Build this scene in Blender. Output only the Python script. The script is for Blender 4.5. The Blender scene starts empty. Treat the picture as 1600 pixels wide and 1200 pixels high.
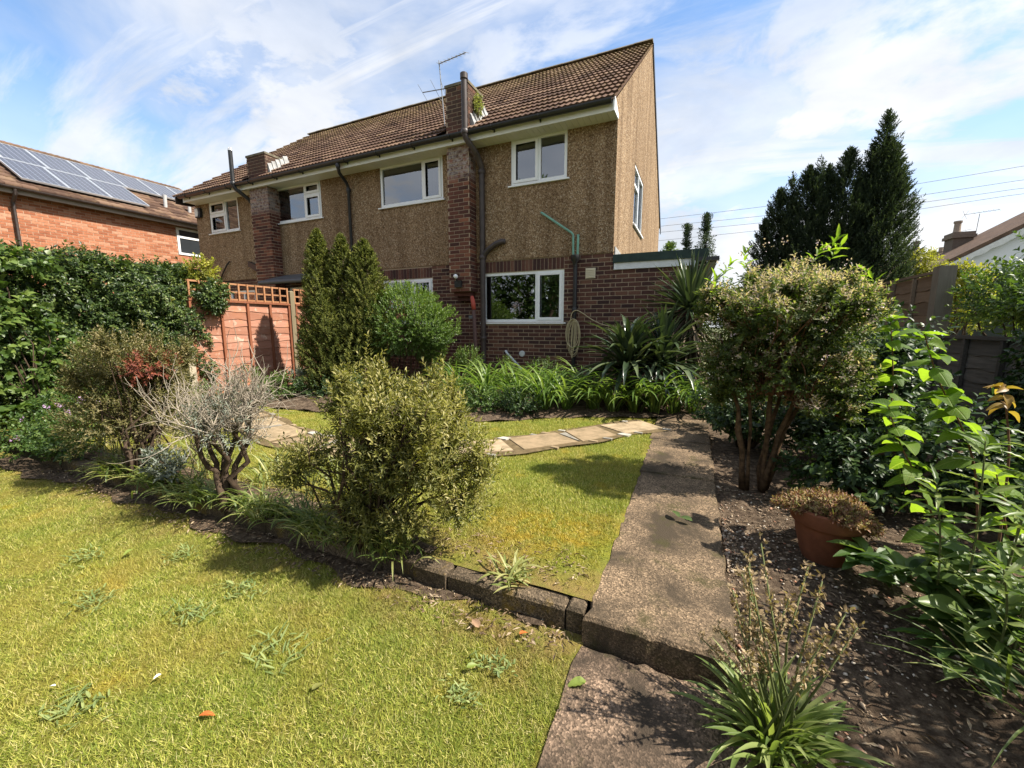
import bpy, math, random
import numpy as np
from mathutils import Vector, Matrix
random.seed(11)
rng = np.random.default_rng(11)
R = math.radians
SC = bpy.context.scene
COL = SC.collection

# ------------------------------------------------------------------ camera
cam_d = bpy.data.cameras.new('camera'); cam = bpy.data.objects.new('camera', cam_d); COL.objects.link(cam)
cam_d.sensor_width = 36; cam_d.lens = 628 / 1600 * 36
cam_d.clip_start = 0.05; cam_d.clip_end = 2000
cam.location = (0, 0, 1.25)
cam.rotation_euler = (R(90 - 8.2), 0, R(24.2))
SC.camera = cam

# ------------------------------------------------------------------ sky, sun, exposure
SUN_AZ = R(9.0)      # measured from +X towards +Y
SUN_EL = R(50.0)
sun_dir = Vector((math.cos(SUN_EL) * math.cos(SUN_AZ), math.cos(SUN_EL) * math.sin(SUN_AZ), math.sin(SUN_EL)))
sd = bpy.data.lights.new('sun', 'SUN'); sun = bpy.data.objects.new('sun', sd); COL.objects.link(sun)
sd.energy = 5.0; sd.angle = R(0.55); sd.color = (1.0, 0.93, 0.82)
sun.rotation_euler = sun_dir.to_track_quat('Z', 'Y').to_euler()
sun.location = (20, 5, 30)

W = bpy.data.worlds.new('World'); SC.world = W; W.use_nodes = True
nt = W.node_tree; nt.nodes.clear()
def wn(t): return nt.nodes.new(t)
out = wn('ShaderNodeOutputWorld'); bg = wn('ShaderNodeBackground'); bg.inputs[1].default_value = 0.13
sky = wn('ShaderNodeTexSky'); sky.sky_type = 'NISHITA'; sky.sun_disc = False
sky.sun_elevation = SUN_EL; sky.sun_rotation = R(90) - SUN_AZ
sky.air_density = 1.0; sky.dust_density = 0.6; sky.ozone_density = 1.6
tc = wn('ShaderNodeTexCoord'); sep = wn('ShaderNodeSeparateXYZ'); nt.links.new(tc.outputs['Generated'], sep.inputs[0])
def wmath(op, a, b=None):
    n = wn('ShaderNodeMath'); n.operation = op
    for i, v in enumerate((a, b)):
        if v is None: continue
        if isinstance(v, (int, float)): n.inputs[i].default_value = v
        else: nt.links.new(v, n.inputs[i])
    return n.outputs[0]
zc = wmath('ADD', wmath('MAXIMUM', sep.outputs[2], 0.0), 0.22)
px_ = wmath('DIVIDE', sep.outputs[0], zc); py_ = wmath('DIVIDE', sep.outputs[1], zc)
cmb = wn('ShaderNodeCombineXYZ'); nt.links.new(px_, cmb.inputs[0]); nt.links.new(py_, cmb.inputs[1])
def wnoise(vec, rot, scl, loc, scale, detail, rough, dist):
    mp = wn('ShaderNodeMapping'); mp.inputs['Rotation'].default_value = (0, 0, rot); mp.inputs['Scale'].default_value = scl; mp.inputs['Location'].default_value = loc
    nt.links.new(vec, mp.inputs[0])
    n = wn('ShaderNodeTexNoise'); n.inputs['Scale'].default_value = scale; n.inputs['Detail'].default_value = detail
    n.inputs['Roughness'].default_value = rough; n.inputs['Distortion'].default_value = dist
    nt.links.new(mp.outputs[0], n.inputs['Vector']); return n.outputs['Fac']
def wramp(f, a, b):
    m = wn('ShaderNodeMapRange'); m.interpolation_type = 'SMOOTHSTEP'
    m.inputs['From Min'].default_value = a; m.inputs['From Max'].default_value = b; nt.links.new(f, m.inputs['Value']); return m.outputs[0]
streak = wramp(wnoise(cmb.outputs[0], R(38), (0.34, 1.9, 1), (7.7, 4.2, 0), 1.7, 10, 0.62, 0.6), 0.40, 0.62)
veil = wramp(wnoise(cmb.outputs[0], R(20), (0.7, 1.0, 1), (2.4, 1.1, 0), 1.1, 7, 0.55, 0.5), 0.38, 0.60)
puff = wramp(wnoise(tc.outputs['Generated'], 0, (1, 1, 1.9), (5.3, 3.7, 0.4), 2.6, 12, 0.58, 0.25), 0.44, 0.56)
low = wramp(sep.outputs[2], 0.80, 0.35)
cl = wmath('MAXIMUM', wmath('MULTIPLY', streak, 0.88), wmath('MULTIPLY', veil, 0.80))
cl = wmath('MAXIMUM', cl, wmath('MULTIPLY', wmath('MULTIPLY', puff, low), 0.97))
cl = wmath('MAXIMUM', cl, wmath('MULTIPLY', wramp(sep.outputs[2], 0.42, 0.08), 0.88))
shade = wnoise(tc.outputs['Generated'], 0, (1, 1, 2.2), (7.3, 0.7, 1.4), 3.2, 7, 0.55, 0.2)
cr = wn('ShaderNodeValToRGB'); nt.links.new(shade, cr.inputs[0])
cr.color_ramp.elements[0].position = 0.36; cr.color_ramp.elements[0].color = (2.85, 2.98, 3.2, 1)
cr.color_ramp.elements[1].position = 0.62; cr.color_ramp.elements[1].color = (3.95, 3.98, 4.05, 1)
mx = wn('ShaderNodeMix'); mx.data_type = 'RGBA'
nt.links.new(cl, mx.inputs[0])
bl = wn('ShaderNodeMix'); bl.data_type = 'RGBA'; bl.blend_type = 'MULTIPLY'; bl.inputs[0].default_value = 1.0
nt.links.new(sky.outputs[0], bl.inputs[6]); bl.inputs[7].default_value = (0.78, 0.90, 0.97, 1)
nt.links.new(bl.outputs[2], mx.inputs[6]); nt.links.new(cr.outputs[0], mx.inputs[7])
nt.links.new(mx.outputs[2], bg.inputs[0]); nt.links.new(bg.outputs[0], out.inputs[0])

vs = SC.view_settings
vs.view_transform = 'Standard'; vs.look = 'None'; vs.gamma = 1; vs.use_curve_mapping = False
vs.exposure = 1.1
SC.cycles.max_bounces = 5; SC.cycles.diffuse_bounces = 2; SC.cycles.glossy_bounces = 3; SC.cycles.transmission_bounces = 3; SC.cycles.transparent_max_bounces = 6
SC.cycles.caustics_reflective = False; SC.cycles.caustics_refractive = False

# ------------------------------------------------------------------ helpers: objects
def wloc(o):
    v = Vector((0, 0, 0))
    while o is not None:
        v = v + o.location; o = o.parent
    return v
def props(o, label=None, cat=None, group=None, kind=None):
    if label: o['label'] = label
    if cat: o['category'] = cat
    if group: o['group'] = group
    if kind: o['kind'] = kind
    return o
def thing(name, loc, label, cat, group=None):
    o = bpy.data.objects.new(name, None); COL.objects.link(o); o.location = loc; o.empty_display_size = 0.2
    return props(o, label, cat, group)
def mesh_np(name, V, faces, rnd=None, smooth=False):
    """faces: list of (n,k) int arrays; rnd: one value per face"""
    me = bpy.data.meshes.new(name)
    V = np.asarray(V, np.float32)
    loops = np.concatenate([f.ravel() for f in faces]).astype(np.int32)
    tot = np.concatenate([np.full(len(f), f.shape[1]) for f in faces])
    start = np.concatenate([[0], np.cumsum(tot)[:-1]]).astype(np.int32)
    me.vertices.add(len(V)); me.vertices.foreach_set('co', V.ravel())
    me.loops.add(len(loops)); me.loops.foreach_set('vertex_index', loops)
    me.polygons.add(len(tot)); me.polygons.foreach_set('loop_start', start)
    if smooth: me.polygons.foreach_set('use_smooth', np.ones(len(tot), bool))
    me.update(calc_edges=True)
    if rnd is not None:
        a = me.attributes.new('rnd', 'FLOAT', 'FACE'); a.data.foreach_set('value', np.asarray(rnd, np.float32))
    return me
def link(name, me, mat, parent=None, kind=None, loc=None):
    o = bpy.data.objects.new(name, me); COL.objects.link(o)
    if mat and not me.materials: me.materials.append(mat)
    if parent: o.parent = parent
    if loc is not None: o.location = Vector(loc) - (wloc(parent) if parent else Vector((0, 0, 0)))
    if kind: o['kind'] = kind
    return o
def link_world(name, V, faces, mat, parent=None, rnd=None, smooth=False, kind=None):
    """geometry given in world coordinates, stored relative to the parent (or to its own base)"""
    V = np.asarray(V, float)
    off = np.array(wloc(parent)) if parent else np.array([0, 0, 0.])
    me = mesh_np(name, V - off, faces, rnd, smooth)
    return link(name, me, mat, parent, kind)
def piece(name, me, parent, world, mat=None, rot=None, scale=None):
    o = bpy.data.objects.new(name, me); COL.objects.link(o); o.parent = parent
    if mat and not me.materials: me.materials.append(mat)
    o.location = Vector(world) - wloc(parent)
    if rot is not None: o.rotation_euler = rot
    if scale is not None: o.scale = scale
    return o

class MB:
    def __init__(s): s.V = []; s.F = []; s.r = []
    def add(s, vs, fs, r=None):
        b = len(s.V); s.V += [tuple(v) for v in vs]; s.F += [tuple(i + b for i in f) for f in fs]
        s.r += [random.random() if r is None else r] * len(fs); return s
    def box(s, x0, y0, z0, x1, y1, z1, r=None):
        x0, x1 = min(x0, x1), max(x0, x1); y0, y1 = min(y0, y1), max(y0, y1); z0, z1 = min(z0, z1), max(z0, z1)
        v = [(x0,y0,z0),(x1,y0,z0),(x1,y1,z0),(x0,y1,z0),(x0,y0,z1),(x1,y0,z1),(x1,y1,z1),(x0,y1,z1)]
        return s.add(v, [(0,3,2,1),(4,5,6,7),(0,1,5,4),(1,2,6,5),(2,3,7,6),(3,0,4,7)], r)
    def hexa(s, v, r=None):
        return s.add(v, [(0,3,2,1),(4,5,6,7),(0,1,5,4),(1,2,6,5),(2,3,7,6),(3,0,4,7)], r)
    def poly(s, pts, r=None): return s.add(pts, [tuple(range(len(pts)))], r)
    def prism(s, a, b, r=None):      # two congruent rings
        n = len(a); f = [tuple(range(n))[::-1], tuple(range(n, 2 * n))]
        f += [(i, (i + 1) % n, n + (i + 1) % n, n + i) for i in range(n)]
        return s.add(list(a) + list(b), f, r)
    def tube(s, pts, rad, n=8, caps=True, r=None):
        P = [Vector(p) for p in pts]; k = len(P)
        rad = list(rad) if hasattr(rad, '__len__') else [rad] * k
        vs = []; up = None
        for i in range(k):
            t = (P[min(i + 1, k - 1)] - P[max(i - 1, 0)])
            if t.length < 1e-9: t = Vector((0, 0, 1))
            t.normalize()
            if up is None:
                up = t.orthogonal().normalized()
            else:
                up = up - t * up.dot(t)
                up = up.normalized() if up.length > 1e-6 else t.orthogonal().normalized()
            w = t.cross(up)
            for j in range(n):
                a = 2 * math.pi * j / n
                vs.append(P[i] + (up * math.cos(a) + w * math.sin(a)) * rad[i])
        fs = [(i * n + j, i * n + (j + 1) % n, (i + 1) * n + (j + 1) % n, (i + 1) * n + j) for i in range(k - 1) for j in range(n)]
        if caps: fs += [tuple(range(n))[::-1], tuple((k - 1) * n + j for j in range(n))]
        return s.add(vs, fs, r)
    def lathe(s, c, prof, n=24, r=None):   # prof: (radius, z) from bottom to top
        vs = []
        for (q, z) in prof:
            for j in range(n):
                a = 2 * math.pi * j / n; vs.append((c[0] + q * math.cos(a), c[1] + q * math.sin(a), c[2] + z))
        k = len(prof)
        fs = [(i * n + j, i * n + (j + 1) % n, (i + 1) * n + (j + 1) % n, (i + 1) * n + j) for i in range(k - 1) for j in range(n)]
        fs += [tuple(range(n))[::-1], tuple((k - 1) * n + j for j in range(n))]
        return s.add(vs, fs, r)
    def build(s, name, mat, parent=None, smooth=False, kind=None, auto=False):
        off = wloc(parent) if parent else Vector((0, 0, 0))
        me = bpy.data.meshes.new(name)
        me.from_pydata([(v[0] - off.x, v[1] - off.y, v[2] - off.z) for v in s.V], [], s.F)
        a = me.attributes.new('rnd', 'FLOAT', 'FACE'); a.data.foreach_set('value', np.array(s.r, np.float32))
        if smooth:
            me.polygons.foreach_set('use_smooth', [True] * len(s.F))
            if auto: me.set_sharp_from_angle(angle=R(38))
        me.update()
        return link(name, me, mat, parent, kind)
def own_origin(o):
    """move a top-level mesh's origin to the base of its own geometry"""
    me = o.data; n = len(me.vertices); a = np.empty(n * 3, np.float32); me.vertices.foreach_get('co', a); a = a.reshape(-1, 3)
    c = np.array([(a[:, 0].min() + a[:, 0].max()) / 2, (a[:, 1].min() + a[:, 1].max()) / 2, a[:, 2].min()])
    me.vertices.foreach_set('co', (a - c).astype(np.float32).ravel()); o.location = Vector(c) + o.location; me.update(); return o

# ------------------------------------------------------------------ helpers: materials
class NT:
    def __init__(s, name):
        s.m = bpy.data.materials.new(name); s.m.use_nodes = True; s.t = s.m.node_tree
        s.b = s.t.nodes['Principled BSDF']; s.o = s.t.nodes['Material Output']
        s.b.inputs['Roughness'].default_value = 0.8
        s.g = s.t.nodes.new('ShaderNodeNewGeometry')
    def n(s, t): return s.t.nodes.new(t)
    def l(s, a, b): s.t.links.new(a, b)
    def put(s, sock, v):
        if isinstance(v, (int, float)): sock.default_value = v
        elif isinstance(v, tuple): sock.default_value = v if len(v) == len(sock.default_value) else (*v, 1)
        else: s.l(v, sock)
    @property
    def pos(s): return s.g.outputs['Position']
    def math(s, op, a, b=0.0, clamp=False):
        n = s.n('ShaderNodeMath'); n.operation = op; n.use_clamp = clamp; s.put(n.inputs[0], a); s.put(n.inputs[1], b); return n.outputs[0]
    def noise(s, scale, detail=4, rough=0.55, dist=0.0, vec=None, scl=None, off=None):
        n = s.n('ShaderNodeTexNoise'); n.inputs['Scale'].default_value = scale; n.inputs['Detail'].default_value = detail
        n.inputs['Roughness'].default_value = rough; n.inputs['Distortion'].default_value = dist
        v = vec or s.pos
        if scl or off:
            mp = s.n('ShaderNodeMapping'); s.l(v, mp.inputs[0])
            if scl: mp.inputs['Scale'].default_value = scl
            if off: mp.inputs['Location'].default_value = off
            v = mp.outputs[0]
        s.l(v, n.inputs['Vector']); return n.outputs['Fac']
    def voro(s, scale, out='Color', feat='F1', vec=None):
        n = s.n('ShaderNodeTexVoronoi'); n.feature = feat; n.inputs['Scale'].default_value = scale; s.l(vec or s.pos, n.inputs['Vector']); return n.outputs[out]
    def ramp(s, f, stops, interp='LINEAR'):
        n = s.n('ShaderNodeValToRGB'); s.put(n.inputs[0], f); e = n.color_ramp.elements; n.color_ramp.interpolation = interp
        while len(e) < len(stops): e.new(0.5)
        for i, (p, c) in enumerate(stops):
            e[i].position = p; e[i].color = (*c, 1) if isinstance(c, tuple) else (c, c, c, 1)
        return n.outputs[0]
    def range(s, f, a, b, c=0.0, d=1.0):
        n = s.n('ShaderNodeMapRange'); s.put(n.inputs['Value'], f); n.inputs['From Min'].default_value = a; n.inputs['From Max'].default_value = b
        n.inputs['To Min'].default_value = c; n.inputs['To Max'].default_value = d; return n.outputs[0]
    def mix(s, f, a, b, mode='MIX'):
        n = s.n('ShaderNodeMix'); n.data_type = 'RGBA'; n.blend_type = mode; s.put(n.inputs[0], f); s.put(n.inputs[6], a); s.put(n.inputs[7], b); return n.outputs[2]
    def xyz(s):
        n = s.n('ShaderNodeSeparateXYZ'); s.l(s.pos, n.inputs[0]); return n.outputs
    def rnd(s):      # per face value + per object value: works for joined pieces and for single ones
        a = s.n('ShaderNodeAttribute'); a.attribute_name = 'rnd'; oi = s.n('ShaderNodeObjectInfo')
        return s.math('FRACT', s.math('ADD', a.outputs['Fac'], oi.outputs['Random']))
    def bump(s, h, strength=0.4, dist=0.01):
        n = s.n('ShaderNodeBump'); n.inputs['Strength'].default_value = strength; n.inputs['Distance'].default_value = dist; s.put(n.inputs['Height'], h)
        s.l(n.outputs[0], s.b.inputs['Normal']); return s
    def fin(s, col, rough=0.8, spec=0.3, metal=0.0):
        s.put(s.b.inputs['Base Color'], col); s.put(s.b.inputs['Roughness'], rough)
        s.b.inputs['Specular IOR Level'].default_value = spec; s.b.inputs['Metallic'].default_value = metal; return s.m
def plain(name, col, rough=0.6, spec=0.4, var=0.12, scale=6, metal=0.0, bump=0.0):
    k = NT(name); n = k.noise(scale, 5)
    c = k.mix(k.range(n, 0.3, 0.75, 0, 1), tuple(x * (1 - var) for x in col), tuple(min(1, x * (1 + var)) for x in col))
    if bump: k.bump(k.noise(scale * 12, 4), bump, 0.004)
    return k.fin(c, k.range(n, 0.3, 0.7, rough * 0.85, min(1, rough * 1.15)), spec, metal)
def leafmat(name, stops, trans=0.35, rough=0.5, spec=0.35, tcol=(1.5, 1.6, 0.7), patch=0.25, veins=False):
    k = NT(name)
    c = k.ramp(k.rnd(), stops)
    c = k.mix(k.range(k.noise(2.3, 3), 0.35, 0.7, 0, patch), c, (0.5, 0.52, 0.42), 'MULTIPLY')
    if veins:      # midrib and side veins, in the leaf's own coordinates
        tcn = k.n('ShaderNodeTexCoord'); sp = k.n('ShaderNodeSeparateXYZ'); k.l(tcn.outputs['Object'], sp.inputs[0])
        ay = k.math('ABSOLUTE', sp.outputs[1]); fr = k.math('ABSOLUTE', k.math('SUBTRACT', k.math('FRACT', k.math('SUBTRACT', k.math('MULTIPLY', sp.outputs[0], 8.0), k.math('MULTIPLY', ay, 7.0))), 0.5))
        vein = k.math('MAXIMUM', k.range(fr, 0.07, 0.0), k.range(ay, 0.028, 0.008), True); k.bump(k.math('SUBTRACT', k.math('MULTIPLY', k.noise(60, 3), .5), vein), 0.6, 0.004)
        c = k.mix(k.math('MULTIPLY', vein, 0.45), c, (.34, .42, .14)); c = k.mix(k.range(k.noise(34, 5, .7), .56, .72, 0, .5), c, (.16, .15, .03))
    k.fin(c, rough, spec)
    t = k.n('ShaderNodeBsdfTranslucent'); tc_ = k.mix(1.0, c, tcol, 'MULTIPLY'); k.l(tc_, t.inputs[0])
    m = k.n('ShaderNodeMixShader'); m.inputs[0].default_value = trans; k.l(k.b.outputs[0], m.inputs[1]); k.l(t.outputs[0], m.inputs[2]); k.l(m.outputs[0], k.o.inputs[0])
    return k.m

# ------------------------------------------------------------------ helpers: foliage
def unit(v): return v / np.maximum(np.linalg.norm(v, axis=-1, keepdims=True), 1e-9)
def rdirs(n): return unit(rng.normal(size=(n, 3)))
LEAFT = {
 # u, v, w(bend)   faces
 'dia': (np.array([(0,0,0),(.45,-.5,.12),(1,0,-.05),(.45,.5,.12)]), [np.array([(0,1,2),(0,2,3)])]),
 'oval': (np.array([(0,0,0),(.3,0,-.03),(.68,0,-.05),(1,0,-.16),(.26,.44,.07),(.64,.40,.03),(.26,-.44,.07),(.64,-.40,.03)]),
          [np.array([(0,1,4),(2,3,5),(0,6,1),(2,7,3)]), np.array([(1,2,5,4),(1,6,7,2)])]),
 'tri': (np.array([(0,-.5,0),(0,.5,0),(1,0,0)]), [np.array([(0,1,2)])]),
}
def leaves_geo(P, Dr, Nn, L, Wd, shape='dia', rnd=None):
    T, Fs = LEAFT[shape]; n = len(P); k = len(T)
    d = unit(Dr); s = np.cross(d, Nn); bad = np.linalg.norm(s, axis=1) < 1e-4
    s[bad] = np.cross(d[bad], np.array([0.3, 0.5, 0.8])); s = unit(s); nn = np.cross(s, d)
    L = np.broadcast_to(np.asarray(L, float), (n,))[:, None, None]; Wd = np.broadcast_to(np.asarray(Wd, float), (n,))[:, None, None]
    V = P[:, None, :] + T[None, :, 0:1] * L * d[:, None, :] + T[None, :, 1:2] * Wd * s[:, None, :] + T[None, :, 2:3] * L * nn[:, None, :]
    off = (np.arange(n) * k)[:, None, None]
    faces = [(f[None] + off).reshape(-1, f.shape[1]) for f in Fs]
    if rnd is None: rnd = rng.random(n)
    rr = np.concatenate([np.repeat(rnd, len(f)) for f in Fs])
    return V.reshape(-1, 3), faces, rr
def join_geo(gs):
    Vs = []; fd = {}; rd = {}; b = 0
    for V, faces, rr in gs:
        Vs.append(V); i = 0
        for f in faces:
            k = f.shape[1]; fd.setdefault(k, []).append(f + b); rd.setdefault(k, []).append(rr[i:i + len(f)]); i += len(f)
        b += len(V)
    ks = sorted(fd); return np.concatenate(Vs), [np.concatenate(fd[k]) for k in ks], np.concatenate([np.concatenate(rd[k]) for k in ks])
def shoots_geo(T, Dr, slen, nl, L, Wd, ang=(35, 75), shape='dia', rnd=None, droop=0.0, jitter=0.3):
    """leaves set round shoots that end at T and point along Dr"""
    n = len(T); d = unit(Dr); a = unit(np.cross(d, rdirs(n))); b = np.cross(d, a)
    j = np.arange(nl); fr = (j + 0.3) / nl
    sl = np.broadcast_to(np.asarray(slen, float), (n,))
    P = T[:, None, :] - d[:, None, :] * (sl[:, None, None] * (1 - fr)[None, :, None])
    az = j * 2.4 + rng.random((n, 1)) * 6.28
    al = np.radians(np.linspace(ang[1], ang[0], nl))[None, :] + rng.normal(size=(n, nl)) * 0.2
    rad = a[:, None, :] * np.cos(az)[..., None] + b[:, None, :] * np.sin(az)[..., None]
    ld = d[:, None, :] * np.cos(al)[..., None] + rad * np.sin(al)[..., None]
    ld = ld + rng.normal(size=ld.shape) * jitter * 0.4; ld[..., 2] -= droop
    N = d[:, None, :] * np.sin(al)[..., None] - rad * np.cos(al)[..., None] + np.array([0, 0, 0.6])
    r0 = rng.random(n) if rnd is None else rnd
    rr = np.clip(np.repeat(r0, nl) + rng.normal(size=n * nl) * 0.12, 0, 0.999)
    LL = L * (0.7 + 0.6 * rng.random(n * nl)); WW = Wd * (0.75 + 0.5 * rng.random(n * nl))
    return leaves_geo(P.reshape(-1, 3), ld.reshape(-1, 3), N.reshape(-1, 3), LL, WW, shape, rr)
def ell(n, c, r, shell=(0.6, 1.0), lump=0.18, zmin=-1.0, k=14):
    """points in the outer shell of a lumpy ellipsoid, with outward directions"""
    d = rdirs(int(n * 1.6) + 20); d = d[d[:, 2] > zmin][:n]
    B = rdirs(k); A = rng.normal(size=k) * lump
    f = 1 + (A[None] * np.exp(5 * (d @ B.T - 1))).sum(1)
    q = (shell[0] + (shell[1] - shell[0]) * rng.random(len(d)) ** 0.6) * f
    r = np.array(r); return np.array(c) + d * q[:, None] * r, unit(d / r)
def ribbons_geo(B, az, L, Wd, th0, kap, seg=5, fold=0.25, rnd=None, twist=0.0):
    """arching straps: B base, az heading, th0 lean from vertical, kap further bend along the length"""
    n = len(B); s = np.linspace(0, 1, seg + 1)
    th = th0[:, None] + kap[:, None] * s[None] ** 1.4
    st = (L / seg)[:, None]
    hx = np.concatenate([np.zeros((n, 1)), np.cumsum(np.sin(th[:, :-1]) * st, 1)], 1); hz = np.concatenate([np.zeros((n, 1)), np.cumsum(np.cos(th[:, :-1]) * st, 1)], 1)
    ca, sa = np.cos(az)[:, None], np.sin(az)[:, None]
    C = np.stack([B[:, 0:1] + ca * hx, B[:, 1:2] + sa * hx, B[:, 2:3] + hz], -1)
    side = np.stack([-np.sin(az), np.cos(az), np.zeros(n)], -1)[:, None, :] + np.zeros_like(C)
    nrm = np.stack([-ca * np.cos(th), -sa * np.cos(th), np.sin(th)], -1)
    w = Wd[:, None] * np.minimum(1.0, 0.55 + 1.6 * s)[None] * np.clip((1 - s) * 3.0, 0.02, 1)[None] ** 0.8
    Lf = C - side * w[..., None] * 0.5 + nrm * (w * fold)[..., None]; Rt = C + side * w[..., None] * 0.5 + nrm * (w * fold)[..., None]
    V = np.stack([Lf, C, Rt], 2).reshape(n, -1, 3); k = (seg + 1) * 3
    q = []
    for i in range(seg):
        a = i * 3; q += [(a, a + 1, a + 4, a + 3), (a + 1, a + 2, a + 5, a + 4)]
    q = np.array(q); F = (q[None] + (np.arange(n) * k)[:, None, None]).reshape(-1, 4)
    rnd = rng.random(n) if rnd is None else rnd
    return V.reshape(-1, 3), [F], np.repeat(rnd, len(q))
def U(a, b, n): return rng.uniform(a, b, n)
def branch_paths(base, tips, spread=0.25, wob=0.05, k=6):
    out_ = []
    base = np.array(base, float)
    for t in tips:
        t = np.array(t, float); s = np.linspace(0, 1, k)
        b = base + np.array([random.gauss(0, spread * 0.12), random.gauss(0, spread * 0.12), 0])
        p = b + (t - b) * (s ** np.array([[1.25], [1.25], [0.9]])).T + rng.normal(size=(k, 3)) * wob * np.sin(s * 3.14)[:, None]
        p[0] = b; out_.append(p)
    return out_
def stems(name, mat, parent, base, tips, r0=0.03, r1=0.006, spread=0.25, wob=0.05, n=6, k=6):
    m = MB()
    for p in branch_paths(base, tips, spread, wob, k):
        q = random.uniform(0.7, 1.15); m.tube(p, list(np.linspace(r0 * q, r1 * q, len(p))), n)
    return m.build(name, mat, parent, smooth=True)
# ------------------------------------------------------------------ materials
def mk_pebble():
    k = NT('pebbledash')
    c = k.ramp(k.voro(50, 'Color'), [(0.10, (.055, .033, .020)), (0.34, (.17, .105, .060)), (0.52, (.275, .182, .104)), (0.72, (.39, .28, .172)), (0.92, (.58, .48, .35))])
    c2 = k.ramp(k.voro(95, 'Color'), [(0.2, (.085, .048, .024)), (0.55, (.27, .168, .082)), (0.85, (.50, .36, .20))])
    c = k.mix(0.4, c, c2)
    z = k.xyz()
    stain = k.range(k.noise(1.0, 5, 0.6, 0.3, scl=(3.2, 3.2, 0.28)), 0.42, 0.66, 0.0, 0.6)
    c = k.mix(stain, c, (.42, .36, .30), 'MULTIPLY')
    k.bump(k.voro(50, 'Distance'), 0.9, 0.012); return k.fin(c, 0.9, 0.2)
def mk_brick(name, stops, bsc=60):
    k = NT(name); c = k.ramp(k.rnd(), stops)
    c = k.mix(k.range(k.noise(18, 5, 0.6), 0.35, 0.75, 0, 0.55), c, (.45, .40, .38), 'MULTIPLY')
    k.bump(k.noise(bsc, 6, 0.7), 0.5, 0.004); return k.fin(c, 0.88, 0.25)
def mk_mortar(name='mortar', col=(.33, .25, .17)):
    k = NT(name); c = k.mix(k.noise(30, 5), tuple(x * .65 for x in col), tuple(x * 1.25 for x in col)); k.bump(k.noise(120, 4), 0.6, 0.004); return k.fin(c, 0.95, 0.1)
def mk_tile():
    k = NT('roof_tile'); r = k.rnd()
    c = k.ramp(r, [(0.0, (.06, .036, .027)), (0.35, (.10, .060, .043)), (0.7, (.135, .083, .058)), (1.0, (.175, .115, .08))])
    lich = k.range(k.noise(5.5, 8, 0.7), 0.52, 0.72, 0, 0.6)
    c = k.mix(lich, c, (.25, .175, .085))
    z = k.xyz()[2]
    moss = k.math('MULTIPLY', k.range(z, 6.6, 8.3, 0.0, 1.0), k.range(k.noise(8, 6, 0.65), 0.42, 0.64, 0, 0.55))
    c = k.mix(moss, c, (.27, .215, .075))
    k.bump(k.noise(70, 6, 0.7), 0.6, 0.006); return k.fin(c, 0.92, 0.15)
def mk_concrete(name, base, dark, lo=0.36, hi=0.68, moss=(.052, .047, .018)):
    k = NT(name)
    sp = k.ramp(k.voro(150, 'Color'), [(0.15, tuple(x * .25 for x in base)), (0.42, tuple(x * .75 for x in base)), (0.66, tuple(x * 1.3 for x in base)), (0.9, tuple(min(.8, x * 2.6) for x in base))])
    c = k.mix(0.15, sp, k.mix(k.noise(9, 6), tuple(x * .6 for x in base), tuple(x * 1.25 for x in base)))
    st = k.range(k.noise(2.2, 8, 0.68, 0.4), lo, hi, 0.0, 0.85)
    c = k.mix(st, dark, c)
    ms = k.range(k.noise(5.0, 8, 0.72, off=(3, 1, 0)), 0.54, 0.66, 0.0, 0.75)
    c = k.mix(ms, c, moss)
    h = k.math('ADD', k.voro(150, 'Distance'), k.math('MULTIPLY', k.noise(26, 8), 1.6)); k.bump(h, 0.45, 0.006); return k.fin(c, 0.93, 0.15)
def mk_soil():
    k = NT('soil'); c = k.ramp(k.noise(22, 9, 0.72), [(0.25, (.03, .021, .014)), (0.46, (.085, .060, .041)), (0.60, (.17, .125, .085)), (0.76, (.30, .235, .165))])
    k.bump(k.noise(38, 8, 0.75), 1.0, 0.03); return k.fin(c, 0.97, 0.08)
def lawn_col(k, c):
    """patches that the turf itself has: dry, mossy, greener"""
    px, py, pz = k.xyz()
    d2 = k.math('ADD', k.math('POWER', k.math('DIVIDE', k.math('SUBTRACT', px, -0.68), .55), 2.0), k.math('POWER', k.math('DIVIDE', k.math('SUBTRACT', py, 2.2), .32), 2.0))
    spot = k.math('MULTIPLY', k.range(d2, 1.4, 0.2), k.range(k.noise(9, 7, 0.7), 0.42, 0.56))
    kb = k.math('MULTIPLY', k.range(k.math('ABSOLUTE', k.math('SUBTRACT', py, 1.62)), 0.55, 0.12), k.range(k.noise(5, 7, 0.7, off=(1, 7, 2)), 0.40, 0.60))
    dry = k.range(k.noise(1.7, 8, 0.68, 0.6), 0.47, 0.68, 0, 0.6)
    c = k.mix(dry, c, k.mix(k.noise(6, 4), (.30, .215, .045), (.42, .335, .08)))
    c = k.mix(k.math('MULTIPLY', kb, .7), c, (.30, .19, .085)); c = k.mix(k.math('MULTIPLY', spot, .38), c, (.55, .34, .03))
    mos = k.range(k.noise(3.3, 6, 0.62, 0.3, off=(5, 2, 0)), 0.60, 0.72, 0, 0.4)
    c = k.mix(mos, c, (.50, .33, .03))
    grn = k.range(k.noise(2.4, 6, 0.6, 0.4, off=(9, 4, 0)), 0.52, 0.70, 0, 0.6)
    return k.mix(grn, c, (.19, .24, .035))
def mk_turf():
    k = NT('turf'); c = k.ramp(k.noise(55, 8, 0.72), [(0.28, (.05, .052, .012)), (0.52, (.16, .165, .026)), (0.72, (.29, .28, .05))])
    c = lawn_col(k, c); k.bump(k.noise(90, 8, 0.75), 1.0, 0.02); return k.fin(c, 0.95, 0.1)
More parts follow.
